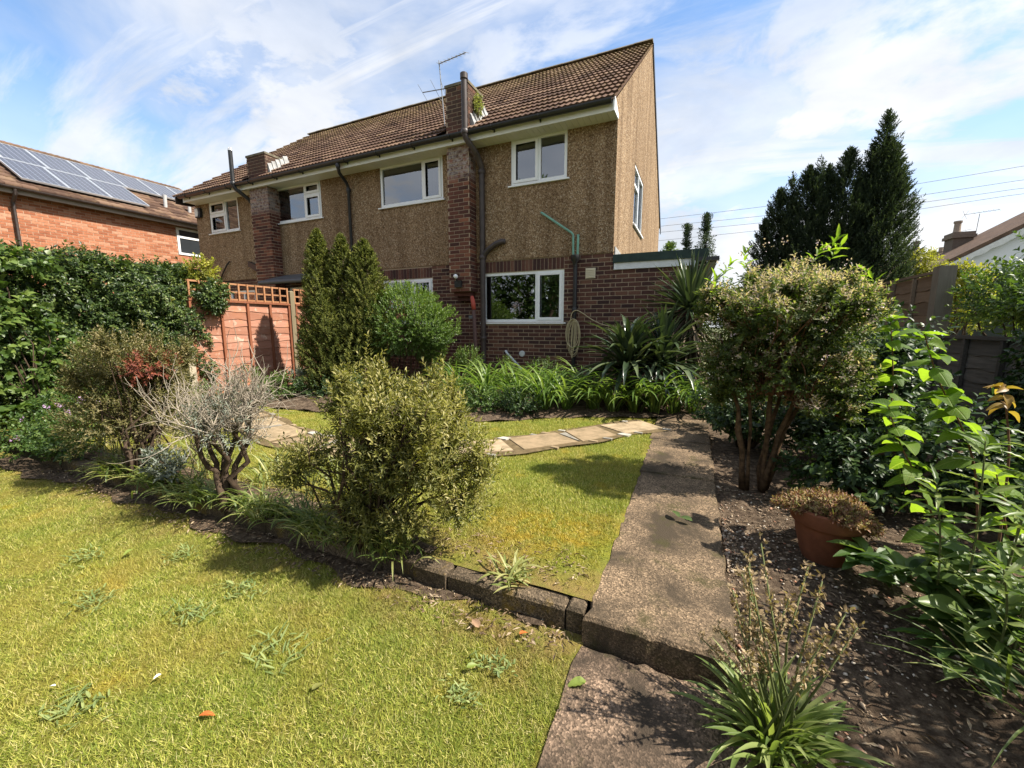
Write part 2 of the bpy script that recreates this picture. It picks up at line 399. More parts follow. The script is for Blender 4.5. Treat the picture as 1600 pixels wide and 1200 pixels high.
def mk_grass():
    k = NT('grass_blades'); c = k.ramp(k.rnd(), [(0.0, (.12, .17, .022)), (0.4, (.275, .315, .046)), (0.7, (.415, .42, .078)), (0.9, (.53, .485, .15)), (1.0, (.62, .55, .27))])
    c = lawn_col(k, c); k.fin(c, 0.6, 0.25)
    t = k.n('ShaderNodeBsdfTranslucent'); k.l(k.mix(1.0, c, (1.25, 1.25, .7), 'MULTIPLY'), t.inputs[0])
    m = k.n('ShaderNodeMixShader'); m.inputs[0].default_value = .3; k.l(k.b.outputs[0], m.inputs[1]); k.l(t.outputs[0], m.inputs[2]); k.l(m.outputs[0], k.o.inputs[0]); return k.m
def mk_glass():
    k = NT('window_glass'); k.t.nodes.remove(k.b)
    tr = k.n('ShaderNodeBsdfTransparent'); tr.inputs[0].default_value = (.86, .90, .88, 1)
    gl = k.n('ShaderNodeBsdfGlossy'); gl.inputs['Roughness'].default_value = 0.015; gl.inputs[0].default_value = (.95, .97, 1, 1)
    bp = k.n('ShaderNodeBump'); bp.inputs['Strength'].default_value = 0.02; bp.inputs['Distance'].default_value = 0.02; k.l(k.noise(1.5, 2), bp.inputs['Height']); k.l(bp.outputs[0], gl.inputs['Normal'])
    fr = k.n('ShaderNodeFresnel'); fr.inputs['IOR'].default_value = 2.7
    m = k.n('ShaderNodeMixShader'); k.l(fr.outputs[0], m.inputs[0]); k.l(tr.outputs[0], m.inputs[1]); k.l(gl.outputs[0], m.inputs[2]); k.l(m.outputs[0], k.o.inputs[0]); return k.m
def mk_wood(name, a, b, scl=(60, 3, 60)):
    k = NT(name); g = k.noise(1.0, 6, 0.65, 0.6, scl=scl); c = k.mix(k.range(g, 0.3, 0.7), a, b)
    c = k.mix(k.math('MULTIPLY', k.rnd(), 0.5), c, tuple(x * .55 for x in a)); k.bump(g, 0.4, 0.004); return k.fin(c, 0.85, 0.2)
def mk_lap():
    k = NT('stained_fence_boards'); g = k.noise(1.0, 7, 0.65, 0.6, scl=(40, 2.2, 30))
    c = k.mix(k.range(g, 0.3, 0.7), (.33, .145, .095), (.48, .255, .18))
    c = k.mix(k.range(k.noise(3.0, 6, 0.6), 0.5, 0.75, 0, 0.5), c, (.56, .22, .08))
    c = k.mix(k.range(k.noise(7, 8, 0.7, 0.8, off=(2, 8, 3)), 0.56, 0.66, 0, 0.75), c, (.62, .46, .36))
    c = k.mix(k.math('MULTIPLY', k.rnd(), 0.7), c, (.22, .09, .05)); k.bump(g, 0.5, 0.004); return k.fin(c, 0.85, 0.15)
def mk_slab():
    k = NT('sandstone_slab'); c = k.ramp(k.rnd(), [(0, (.27, .195, .115)), (0.5, (.33, .245, .15)), (1, (.38, .29, .185))])
    c = k.mix(k.range(k.noise(7, 8, 0.7), 0.42, 0.64, 0, 0.75), c, (.15, .115, .065)); k.bump(k.noise(30, 7), 0.4, 0.006); return k.fin(c, 0.9, 0.15)
def mk_chimney_brick():
    k = NT('chimney_brick'); c = k.ramp(k.rnd(), [(0, (.06, .028, .023)), (0.45, (.105, .042, .031)), (0.8, (.16, .064, .041)), (1, (.24, .10, .058))])
    z = k.xyz()[2]
    band = k.math('MULTIPLY', k.range(z, 4.05, 4.25), k.range(z, 4.75, 4.70))
    c = k.mix(k.math('MULTIPLY', band, k.range(k.noise(14, 7, 0.7), 0.40, 0.58, 0, 0.65)), c, (.44, .41, .38))
    top = k.range(z, 4.85, 5.2); c = k.mix(k.math('MULTIPLY', top, k.range(k.noise(9, 7, 0.7), 0.35, 0.6, 0.25, 0.75)), c, (.065, .050, .036))
    k.bump(k.noise(60, 6, 0.7), 0.5, 0.004); return k.fin(c, 0.9, 0.2)
def mk_panel():
    k = NT('solar_cells'); tcn = k.n('ShaderNodeTexCoord'); sp = k.n('ShaderNodeSeparateXYZ'); k.l(tcn.outputs['Object'], sp.inputs[0])
    def cell(o, n):
        a = k.math('FRACT', k.math('MULTIPLY', o, n)); return k.math('ABSOLUTE', k.math('SUBTRACT', a, 0.5))
    u = cell(sp.outputs[0], 1 / 0.15); v = cell(sp.outputs[1], 1 / 0.165)
    corner = k.math('GREATER_THAN', k.math('ADD', u, v), 0.83)
    line = k.math('GREATER_THAN', k.math('MAXIMUM', u, v), 0.465)
    c = k.mix(k.math('MAXIMUM', corner, line), (.022, .026, .045), (.33, .35, .39))
    k.fin(c, 0.3, 0.4); k.b.inputs['Coat Weight'].default_value = 0.15; k.b.inputs['Coat Roughness'].default_value = 0.05; return k.m
def mk_felt():
    return plain('roofing_felt', (.035, .055, .047), 0.85, 0.2, 0.3, 9, bump=0.6)
BR = [(0, (.045, .024, .022)), (0.3, (.075, .035, .029)), (0.62, (.100, .044, .033)), (0.86, (.130, .060, .041)), (1, (.18, .092, .06))]
OB = [(0, (.30, .105, .052)), (0.4, (.40, .155, .078)), (0.75, (.46, .20, .11)), (1, (.52, .27, .17))]
M_peb = mk_pebble(); M_brick = mk_brick('dark_brick', BR); M_mortar = mk_mortar('mortar', (.40, .31, .22)); M_obrick = mk_brick('orange_brick', OB); M_omort = mk_mortar('orange_mortar', (.45, .31, .22))
M_chb = mk_chimney_brick(); M_tile = mk_tile(); M_glass = mk_glass(); M_upvc = plain('white_upvc', (.80, .81, .80), 0.35, 0.5, 0.04, 3)
M_cream = plain('white_soffit', (.74, .74, .68), 0.5, 0.4, 0.06, 2); M_black = plain('black_plastic', (.018, .018, .019), 0.42, 0.5, 0.3, 8)
M_soilp = plain('brown_cast_iron', (.060, .045, .040), 0.5, 0.4, 0.35, 9, bump=0.3); M_felt = mk_felt()
M_path = mk_concrete('aggregate_concrete', (.225, .158, .098), (.055, .042, .028), 0.38, 0.64); M_path2 = mk_concrete('aggregate_concrete_worn', (.225, .155, .105), (.045, .034, .024), 0.40, 0.62)
M_soil = mk_soil(); M_turf = mk_turf(); M_grass = mk_grass(); M_slab = mk_slab()
M_lap = mk_lap(); M_trel = mk_wood('stained_trellis', (.30, .13, .06), (.46, .25, .13)); M_post = mk_wood('weathered_post', (.20, .165, .10), (.33, .27, .175), (60, 60, 3))
M_grey = mk_wood('grey_fence_boards', (.07, .066, .058), (.14, .13, .112), (30, 2.5, 40)); M_panel = mk_panel(); M_alu = plain('aluminium', (.66, .68, .70), 0.35, 0.5, 0.05, 4, metal=0.6)
M_kerb = mk_concrete('mossy_kerb', (.16, .118, .076), (.040, .031, .020), moss=(.19, .125, .018)); M_lead = plain('weathered_flashing', (.30, .30, .29), 0.8, 0.2, 0.4, 9, bump=.5)
M_bark = plain('bark', (.17, .105, .058), 0.9, 0.1, 0.5, 16, bump=0.8); M_darkbark = plain('dark_bark', (.075, .052, .036), 0.92, 0.1, 0.45, 20, bump=0.8)
M_curtain = plain('net_curtain', (.66, .66, .66), 0.9, 0.1, 0.15, 10); M_room = plain('dim_room_wall', (.20, .19, .17), 0.9, 0.1, 0.1, 2)
M_paint = plain('flaking_white_paint', (.66, .68, .68), 0.6, 0.3, 0.12, 14)

# ------------------------------------------------------------------ ground
def sheet(name, pts, z, mat, sub=None, kind='structure'):
    m = MB(); m.poly([(x, y, z) for x, y in pts]); o = m.build(name, mat, None); o['kind'] = kind; return o
KY = 1.60; LOW = -0.11
g = MB(); g.poly([(-400, -400, -0.32), (400, -400, -0.32), (400, 500, -0.32), (-400, 500, -0.32)])
go = g.build('ground', plain('far_ground', (.10, .11, .05), 0.95, 0.1, 0.4, 0.4)); go['kind'] = 'structure'
def grid_sheet(name, x0, x1, y0, y1, step, fz, mat):
    nx = int((x1 - x0) / step) + 1; ny = int((y1 - y0) / step) + 1
    X, Y = np.meshgrid(np.linspace(x0, x1, nx), np.linspace(y0, y1, ny)); Z = fz(X, Y)
    V = np.stack([X.ravel(), Y.ravel(), Z.ravel()], 1); i = np.arange(ny - 1)[:, None] * nx + np.arange(nx - 1)[None]
    F = np.stack([i, i + 1, i + nx + 1, i + nx], -1).reshape(-1, 4)
    o = link_world(name, V, [F], mat, smooth=True); o['kind'] = 'structure'; return o
def fbm(X, Y, s, seed):
    q = np.random.default_rng(seed); z = np.zeros_like(X)
    for o in range(4):
        a = q.random(2) * 6; th = q.random() * 6.28; f = s * 1.9 ** o
        z += (np.sin(X * f * math.cos(th) + Y * f * math.sin(th) + a[0]) * np.sin(-X * f * math.sin(th) * 1.1 + Y * f * math.cos(th) + a[1])) / 1.7 ** o
    return z
grid_sheet('upper_lawn', -9.0, -0.34, KY + 0.08, 7.5, 0.12, lambda X, Y: -0.004 + 0.012 * fbm(X, Y, 2.2, 3), M_turf)
grid_sheet('lower_lawn', -9.0, -0.36, -1.5, KY, 0.10, lambda X, Y: LOW - 0.004 + 0.010 * fbm(X, Y, 2.5, 5), M_turf)
def bedz(X, Y):
    t = np.clip((Y - 1.2) / 1.6, 0, 1); return -0.115 * (1 - t) - 0.030 + 0.022 * fbm(X, Y, 5, 8) + 0.05 * np.clip(X - 0.6, 0, 2)
grid_sheet('flower_bed', 0.19, 4.2, -1.5, 14.0, 0.10, bedz, M_soil)
def bedline(x): return np.interp(x, [-9, -7.5, -5.6, -4.2, -3.2, -2.5, -1.8, -1.0, -0.3, 0.3], [3.9, 3.9, 4.05, 4.25, 4.35, 4.55, 5.02, 5.50, 5.75, 5.8])
nb = 90; bx = np.linspace(-8.5, 0.25, nb)
Vb = []; Fb = []
for i, x in enumerate(bx):
    y0 = float(bedline(x)) + 0.03 * math.sin(x * 9)
    for j, q in enumerate(np.linspace(0, 1, 14)): Vb.append((x, y0 + (7.55 - y0) * q, 0.012 + 0.06 * math.sin(min(1, q * 3) * 1.57) + 0.015 * math.sin(x * 13 + j * 2.1)))
for i in range(nb - 1):
    for j in range(13): a = i * 14 + j; Fb.append((a, a + 14, a + 15, a + 1))
o = link_world('flower_bed', Vb, [np.array(Fb)], M_soil, smooth=True); o['kind'] = 'structure'
# strip of bare soil at the foot of the kerb and the bed at its left end
def soil_strip(name, xs, ya, yb, z):
    V = []; F = []; n = len(xs)
    for i, x in enumerate(xs):
        a, b = ya(x), yb(x)
        for j in range(4): V.append((x, a + (b - a) * j / 3, z + (0.006 if j in (1, 2) else 0) + 0.004 * math.sin(i * 1.7 + j)))
    for i in range(n - 1):
        for j in range(3): a = i * 4 + j; F.append((a, a + 4, a + 5, a + 1))
    o = link_world(name, V, [np.array(F)], M_soil, smooth=True); o['kind'] = 'structure'; return o
soil_strip('soil_strip', np.linspace(-6.4, -0.55, 90), lambda x: min(1.60, 1.49 + 0.04 * math.sin(x * 5) + 0.03 * math.sin(x * 13) - 0.10 * max(0, -x - 4.6) + .11 * max(0, min(1, (x + 1.25) / .7))), lambda x: 1.605, LOW + 0.010)
soil_strip('soil_strip', np.linspace(-6.4, -1.25, 80), lambda x: KY + 0.09, lambda x: 1.76 + 0.04 * math.sin(x * 4) + 0.03 * math.sin(x * 11) + (0.16 if x < -1.4 else 0.0), 0.010)
# concrete path with its step, and the lower path
pth = thing('path', (-0.07, 1.57, 0), None, None); pth['kind'] = 'structure'
def slabbox(name, x0, y0, z0, x1, y1, z1, mat, parent, jag=0.006, n=14):
    """slab with slightly broken edges"""
    m = MB(); ring = []
    for i in range(n): ring.append((x0 + (x1 - x0) * i / n, y0))
    for i in range(n * 2): ring.append((x1, y0 + (y1 - y0) * i / (2 * n)))
    for i in range(n): ring.append((x1 - (x1 - x0) * i / n, y1))
    for i in range(n * 2): ring.append((x0, y1 - (y1 - y0) * i / (2 * n)))
    ring = [(x + random.gauss(0, jag), y + random.gauss(0, jag)) for x, y in ring]
    cx, cy = (x0 + x1) / 2, (y0 + y1) / 2
    top = [(x + (cx - x) * 0.02, y + (0.012 if y < cy else -0.012), z1) for x, y in ring]
    mid = [(x, y, z1 - 0.014) for x, y in ring]; bot = [(x, y, z0) for x, y in ring]; k = len(ring)
    m.add(bot + mid + top, [(i, (i + 1) % k, k + (i + 1) % k, k + i) for i in range(k)] + [(k + i, k + (i + 1) % k, 2 * k + (i + 1) % k, 2 * k + i) for i in range(k)] + [tuple(range(2 * k, 3 * k))])
    return m.build(name, mat, parent)
slabbox('slab', -0.355, 1.565, -0.22, 0.225, 3.50, 0.006, M_path, pth)
slabbox('slab', -0.36, 3.515, -0.22, 0.23, 4.62, 0.008, M_path, pth)
slabbox('slab', -0.385, 4.635, -0.22, 0.235, 6.60, 0.010, M_path, pth)
pth2 = thing('lower_path', (-0.08, 0.5, LOW), None, None); pth2['kind'] = 'structure'
slabbox('slab', -0.375, -1.2, -0.30, 0.26, 1.548, LOW - 0.002, M_path2, pth2)
# paved path that curves off to the left
CL = np.array([(-0.40, 5.28), (-0.75, 4.92), (-1.10, 4.42), (-1.45, 3.98), (-1.90, 3.52), (-2.55, 3.16), (-3.25, 2.96), (-3.9, 2.93), (-4.6, 3.12), (-5.4, 3.42), (-6.2, 3.60)])
tt = np.concatenate([[0], np.cumsum(np.linalg.norm(np.diff(CL, axis=0), axis=1))])
def cl_at(s): return np.array([np.interp(s, tt, CL[:, 0]), np.interp(s, tt, CL[:, 1])])
def cl_fr(s):
    p = cl_at(s); d = cl_at(s + 0.15) - cl_at(s - 0.15); d /= np.linalg.norm(d); return p, np.array([-d[1], d[0]])
V = []; F = []
ss = np.linspace(0, tt[-1], 60)
for i, s in enumerate(ss):
    p, nrm = cl_fr(s); hw = 0.30 + 0.025 * math.sin(s * 7)
    V += [(*(p - nrm * hw), 0.014), (*(p + nrm * hw), 0.014)]
F = [(2 * i, 2 * i + 1, 2 * i + 3, 2 * i + 2) for i in range(59)]
pv = link_world('paved_path', V, [np.array(F)], plain('sandy_joint', (.13, .095, .05), 0.95, 0.1, 0.4, 14, bump=0.6)); pv['kind'] = 'structure'
M_chip = plain('pale_stone', (.40, .37, .31), 0.85, 0.2, 0.2, 12); M_gstone = plain('grey_stone', (.25, .23, .19), 0.9, 0.2, 0.3, 12)
def flag(pts, z0, z1, mat):
    m = MB(); a = [(x, y, z0) for x, y in pts]; b = [(x, y, z1 + random.uniform(-.003, .003)) for x, y in pts]; m.prism(a, b); return m.build('paving_slab', mat, pv)
s = 0.03; k_ = 0
while s < tt[-1] - 0.3:
    ln = random.choice([0.56, 0.62, 0.48]); e = min(s + ln, tt[-1])
    (p0, n0), (p1, n1) = cl_fr(s), cl_fr(e); w0, w1 = 0.215, 0.215; sk = random.uniform(-0.05, 0.05); d01 = unit(p1 - p0)
    flag([p0 - n0 * w0 + d01 * sk, p1 - n1 * w1 + d01 * sk, p1 + n1 * w1 - d01 * sk, p0 + n0 * w0 - d01 * sk], 0.0, 0.021, M_slab)
    # small infill stones at the joint
    q, nq = cl_fr(e + 0.05)
    if k_ % 2 == 0:
        c = q - nq * 0.24 * (1 if k_ % 4 else -1)
        flag([c + np.array([-.07, -.03]), c + np.array([.05, -.05]), c + np.array([.08, .03]), c + np.array([-.03, .045])], 0.0, 0.024, M_chip)
    else:
        c = q + nq * 0.05; flag([c + nq * .15 + d01 * .015, c - nq * .2 - d01 * .045, c - nq * .2 + d01 * .045], 0.0, 0.023, M_gstone)
    for _ in range(3):
        c = cl_fr(random.uniform(s, e))[0] + nq * random.choice([-1, 1]) * 0.262; a = random.uniform(.02, .035)
        flag([c + np.array([-a * 1.6, -a * .6]), c + np.array([a * 1.4, -a * .8]), c + np.array([a * 1.5, a * .7]), c + np.array([-a * 1.2, a])], 0.0, 0.021, random.choice([M_chip, M_gstone, M_slab, M_slab]))
    s = e + 0.105; k_ += 1
# low retaining kerb of concrete blocks
kerb = thing('retaining_kerb', (-2.8, KY, LOW), 'low mossy retaining kerb of concrete blocks between the two lawns', 'kerb')
x = -0.375; i = 0; lens = [0.085, 0.43, 0.20, 0.21, 0.22, 0.40, 0.24, 0.33, 0.42, 0.22, 0.44, 0.30, 0.43, 0.42, 0.25, 0.43, 0.44]
while x > -5.4:
    ln = lens[i % len(lens)]; x0 = x - ln + 0.008; j = random.uniform(-.008, .008); h = random.uniform(-0.010, 0.012)
    m = MB(); yf = KY - 0.005 + j; t = 0.012
    ring0 = [(x0, yf), (x, yf + random.uniform(-.004, .004)), (x, KY + .10), (x0, KY + .10)]
    ring1 = [(x0 + t, yf + t), (x - t, yf + t), (x - t, KY + .10 - t), (x0 + t, KY + .10 - t)]
    m.add([(a, b, -0.24) for a, b in ring0] + [(a, b, -0.008 + h - t) for a, b in ring0] + [(a, b, -0.006 + h + random.uniform(-.004, .004)) for a, b in ring1],
          [(0, 1, 5, 4), (1, 2, 6, 5), (2, 3, 7, 6), (3, 0, 4, 7), (4, 5, 9, 8), (5, 6, 10, 9), (6, 7, 11, 10), (7, 4, 8, 11), (8, 9, 10, 11)])
    m.build('block', M_kerb, kerb); x -= ln; i += 1
# ------------------------------------------------------------------ houses
D = 7.5
def rects_minus(x0, x1, z0, z1, holes):
    xs = sorted({x0, x1, *[h[0] for h in holes], *[h[1] for h in holes]}); zs = sorted({z0, z1, *[h[2] for h in holes], *[h[3] for h in holes]})
    xs = [x for x in xs if x0 <= x <= x1]; zs = [z for z in zs if z0 <= z <= z1]; res = []
    for a, b in zip(xs[:-1], xs[1:]):
        for c, d in zip(zs[:-1], zs[1:]):
            mx_, mz = (a + b) / 2, (c + d) / 2
            if not any(h[0] < mx_ < h[1] and h[2] < mz < h[3] for h in holes): res.append((a, b, c, d))
    return res
def wall_front(m, x0, x1, z0, z1, y, holes, depth=0.12):
    for a, b, c, d in rects_minus(x0, x1, z0, z1, holes): m.poly([(a, y, c), (b, y, c), (b, y, d), (a, y, d)])
    for a, b, c, d in holes:
        y2 = y + depth
        m.poly([(a, y, c), (a, y, d), (a, y2, d), (a, y2, c)]); m.poly([(b, y, c), (b, y2, c), (b, y2, d), (b, y, d)])
        m.poly([(a, y, d), (b, y, d), (b, y2, d), (a, y2, d)]); m.poly([(a, y, c), (a, y2, c), (b, y2, c), (b, y, c)])
def brick_rects(x0, x1, z0, z1, holes, ch=0.075, bl=0.225, j=0.013, shift=0.0):
    res = []; r = 0; z = z0
    while z < z1 - 0.02:
        zt = min(z + ch - j, z1); x = x0 - bl - (bl / 2 if r % 2 else 0) + shift
        while x < x1:
            a, b = max(x, x0), min(x + bl - j, x1)
            if b - a < 0.03: x += bl; continue
            segs = [(a, b)]
            for h in holes:
                if h[2] < zt - 0.01 and h[3] > z + 0.01:
                    ns = []
                    for p, q in segs:
                        if q <= h[0] or p >= h[1]: ns.append((p, q)); continue
                        if p < h[0] - 0.02: ns.append((p, h[0]))
                        if q > h[1] + 0.02: ns.append((h[1], q))
                    segs = ns
            for p, q in segs:
                if q - p > 0.03: res.append((p, q, z, zt))
            x += bl
        z += ch; r += 1
    return res
_unit = {}
def unit_brick(kind):
    """unit box 1 x depth x 1, open at its back, front at y = 0; slightly chamfered"""
    if kind in _unit: return _unit[kind]
    m = MB(); m.add([(0,0,0),(1,0,0),(1,0,1),(0,0,1),(0,1,0),(1,1,0),(1,1,1),(0,1,1)], [(0,1,2,3),(0,4,5,1),(1,5,6,2),(2,6,7,3),(3,7,4,0)], 0.0)
    me = bpy.data.meshes.new('brick'); me.from_pydata(m.V, [], m.F); a = me.attributes.new('rnd', 'FLOAT', 'FACE'); _unit[kind] = me; return me
def brick_piece(parent, mat, a, b, z0, z1, y, proud=0.006, mapf=None):
    me = unit_brick(mat.name); 
    if not me.materials: me.materials.append(mat)
    o = bpy.data.objects.new('brick', me); COL.objects.link(o); o.parent = parent
    pr = proud + random.uniform(-.0018, .0018)
    o.location = Vector((a, y - pr, z0)) - wloc(parent); o.scale = (b - a, 0.02, z1 - z0); return o
def brick_joined(m, rects, y, proud=0.006):
    for a, b, z0, z1 in rects:
        pr = proud + random.uniform(-.0018, .0018); r = random.random()
        m.add([(a,y-pr,z0),(b,y-pr,z0),(b,y-pr,z1),(a,y-pr,z1),(a,y+.01,z0),(b,y+.01,z0),(b,y+.01,z1),(a,y+.01,z1)], [(0,1,2,3),(0,4,5,1),(1,5,6,2),(2,6,7,3),(3,7,4,0)], r)

def make_window(house, x0, x1, z0, z1, y, mull, opens, label=None, sill=True, curtain=None, transom=None):
    """outer frame mesh is the window; panes, casements and sill are its parts. opens: (xa, xb, za, zb) of opening lights"""
    t = 0.055; yf = y + 0.012; yb = y + 0.085
    m = MB()
    m.box(x0, yf, z0, x0 + t, yb, z1); m.box(x1 - t, yf, z0, x1, yb, z1)
    m.box(x0 + t, yf, z0, x1 - t, yb, z0 + t); m.box(x0 + t, yf, z1 - t, x1 - t, yb, z1)
    if mull: m.box(mull - t / 2, yf + .001, z0 + t, mull + t / 2, yb - .001, z1 - t)
    if transom: m.box(transom[0], yf + .002, transom[2] - t / 2, transom[1], yb - .002, transom[2] + t / 2)
    w = m.build('window', M_upvc, house)
    if label: w['label'] = label
    for a, b, c, d in opens:
        q = MB(); ya = yf - 0.016; tt_ = 0.05
        q.box(a, ya, c, a + tt_, yf - .0005, d); q.box(b - tt_, ya, c, b, yf - .0005, d); q.box(a + tt_, ya, c, b - tt_, yf - .0005, c + tt_); q.box(a + tt_, ya, d - tt_, b - tt_, yf - .0005, d)
        q.build('casement', M_upvc, w)
    xs = [x0 + t] + ([mull] if mull else []) + [x1 - t]
    for i in range(len(xs) - 1):
        a = xs[i] + (t / 2 if i else 0); b = xs[i + 1] - (t / 2 if i < len(xs) - 2 else 0)
        spl = [(z0 + t, z1 - t)]
        if transom and transom[0] - .05 <= (a + b) / 2 <= transom[1] + .05: spl = [(z0 + t, transom[2] - t / 2), (transom[2] + t / 2, z1 - t)]
        for c, d in spl:
            q = MB(); q.box(a - .004, y + .045, c - .004, b + .004, y + .051, d + .004); q.build('pane', M_glass, w)
    if sill:
        q = MB(); q.hexa([(x0 - .05, y - .045, z0 - .035), (x1 + .05, y - .045, z0 - .035), (x1 + .05, y + .08, z0 - .035), (x0 - .05, y + .08, z0 - .035),
                          (x0 - .05, y - .045, z0 - .012), (x1 + .05, y - .045, z0 - .012), (x1 + .05, y + .08, z0 - .001), (x0 - .05, y + .08, z0 - .001)]); q.build('sill', M_upvc, w)
    if curtain:
        for a, b, c, d in curtain:
            n = 28; V = []; F = []
            for i in range(n + 1):
                xx = a + (b - a) * i / n; yy = y + 0.20 + 0.03 * math.sin(i * 1.9) + 0.012 * math.sin(i * 0.7)
                V += [(xx, yy, c), (xx, yy, d)]
            F = [(2 * i, 2 * i + 2, 2 * i + 3, 2 * i + 1) for i in range(n)]
            link_world('curtain', V, [np.array(F)], M_curtain, w, smooth=True)
    return w

EZ = 4.88; EY = 7.08; RY = 11.84; RZ = 8.38
PITCH = math.atan2(RZ - EZ, RY - EY); SL = math.hypot(RZ - EZ, RY - EY)
def roofpt(x, s, h=0.0): return (x, EY + s * math.cos(PITCH) - h * math.sin(PITCH), EZ + s * math.sin(PITCH) + h * math.cos(PITCH))
NR = 17; GA = SL / NR
def tile_mesh(wd):
    waves = 3; seg = waves * 5; g = GA + 0.035; V = []; F = []
    def hz(u): return 0.017 * (0.5 + 0.5 * math.cos(u * waves * 2 * math.pi)) ** 1.5
    for i in range(seg + 1):
        u = i / seg; x = u * (wd - 0.004); V += [(x, 0, 0.040 + hz(u)), (x, g, 0.004 + hz(u)), (x, 0, 0.040 + hz(u)), (x, 0.004, 0.004 + hz(u) * .5)]
    for i in range(seg):
        a = i * 4; F += [(a, a + 4, a + 5, a + 1), (a + 3, a + 7, a + 6, a + 2)]
    me = bpy.data.meshes.new('roof_tile'); me.from_pydata(V, [], F); me.polygons.foreach_set('use_smooth', [True] * len(F)); me.attributes.new('rnd', 'FLOAT', 'FACE'); me.materials.append(M_tile); return me
def house_roof(house, x0, x1, skip):
    rf = MB()
    rf.poly([roofpt(x0, 0.0, -.02), roofpt(x1, 0.0, -.02), roofpt(x1, SL, -.02), roofpt(x0, SL, -.02)])
    FY = 2 * RY - EY
    rf.poly([(x0, RY, RZ - .02), (x1, RY, RZ - .02), (x1, FY, EZ - .02), (x0, FY, EZ - .02)])
    roof = rf.build('roof', M_tile, house)
    nc = 20; wd = (x1 - x0) / nc; me = tile_mesh(wd); cnt = 0; rest = []
    cells = [(r, c) for r in range(NR) for c in range(nc)]
    cells = [(r, c) for r, c in cells if not skip(x0 + (c + .5) * wd, r)]
    for r, c in cells:
        w = roofpt(x0 + c * wd, r * GA - 0.03, 0.0)
        if cnt < 300:
            piece('roof_tile', me, roof, w, rot=(PITCH + random.gauss(0, .006), random.gauss(0, .004), random.gauss(0, .003))); cnt += 1
        else: rest.append(w)
    if rest:
        co = np.array([v.co[:] for v in me.vertices]); fs = np.array([p.vertices[:] for p in me.polygons]); gs = []
        Rm = np.array(Matrix.Rotation(PITCH, 3, 'X'))
        for w in rest: gs.append((co @ Rm.T + np.array(w), [fs], np.full(len(fs), random.random())))
        Vv, Ff, rr = join_geo(gs); link_world('roof_tiles', Vv, Ff, M_tile, roof, rr, True, 'stuff')
    # ridge tiles
    n = int((x1 - x0) / 0.44); wr = (x1 - x0) / n
    M_r = M_ridge
    me = None
    for i in range(n):
        if me is None:
            V = []; F = []
            for j in range(9):
                a = math.pi * (0.08 + 0.84 * j / 8)
                for xx, ex in ((0, 0), (wr - .012, 0)): V.append((xx, -math.cos(a) * .135, math.sin(a) * .095))
            F = [(2 * j, 2 * j + 1, 2 * j + 3, 2 * j + 2) for j in range(8)] + [tuple(range(0, 18, 2)), tuple(range(17, 0, -2))]
            me = bpy.data.meshes.new('ridge_tile'); me.from_pydata(V, [], F); me.attributes.new('rnd', 'FLOAT', 'FACE'); me.materials.append(M_r)
        piece('ridge_tile', me, roof, (x0 + i * wr, RY, RZ - .005 + random.uniform(-.006, .006)))
    return roof
M_ridge = plain('ridge_tile', (.17, .145, .105), 0.93, 0.15, 0.4, 6, bump=0.6)
def eaves(house, x0, x1, boards=True):
    m = MB(); m.box(x0, 7.12, 4.705, x1, 7.145, 4.86); m.build('fascia', M_cream, house)
    if boards:
        s0 = MB(); s0.box(x0, 7.146, 4.733, x1, D - .002, 4.738); sof = s0.build('soffit', plain('soffit_groove', (.30, .29, .25), .8, .2, .1, 4), house)
        n = int((x1 - x0) / 0.102); w = (x1 - x0) / n; me = bpy.data.meshes.new('soffit_board'); mm = MB(); mm.box(0, 0, 0, w - .005, D - .004 - 7.147, .012, 0.0)
        me.from_pydata(mm.V, [], mm.F); me.materials.append(M_cream)
        for i in range(n): piece('soffit_board', me, sof, (x0 + i * w, 7.147, 4.720))
    # half-round gutter
    n = 10; V = []; prof = [(7.035 + 0.062 * math.cos(math.pi + math.pi * j / n), 4.845 + 0.066 * math.sin(math.pi + math.pi * j / n)) for j in range(n + 1)]
    inner = [(7.035 + 0.055 * math.cos(math.pi + math.pi * j / n), 4.845 + 0.059 * math.sin(math.pi + math.pi * j / n)) for j in range(n + 1)][::-1]
    ring = prof + inner; m = MB(); m.prism([(x0, y, z) for y, z in ring], [(x1, y, z) for y, z in ring]); gt = m.build('gutter', M_black, house)
    for i in range(int((x1 - x0) / 0.9)):
        xx = x0 + 0.35 + i * 0.9; q = MB(); q.tube([(xx, 7.035 + .068 * math.cos(a), 4.845 + .072 * math.sin(a)) for a in np.linspace(math.pi, 2 * math.pi, 8)], 0.009, 6); q.box(xx - .012, 7.10, 4.76, xx + .012, 7.119, 4.86); q.build('bracket', M_black, gt)
def pipe_run(name, pts, r, mat, parent, collars=(), n=12):
    m = MB(); m.tube(pts, r, n); o = m.build(name, mat, parent, smooth=True, auto=True)
    for c in collars:
        q = MB(); q.tube([(c[0], c[1], c[2] - .04), (c[0], c[1], c[2] - .02), (c[0], c[1], c[2] + .02), (c[0], c[1], c[2] + .04)], [r * 1.15, r * 1.32, r * 1.32, r * 1.15], n); q.build('collar', mat, o, smooth=True, auto=True)
    return o
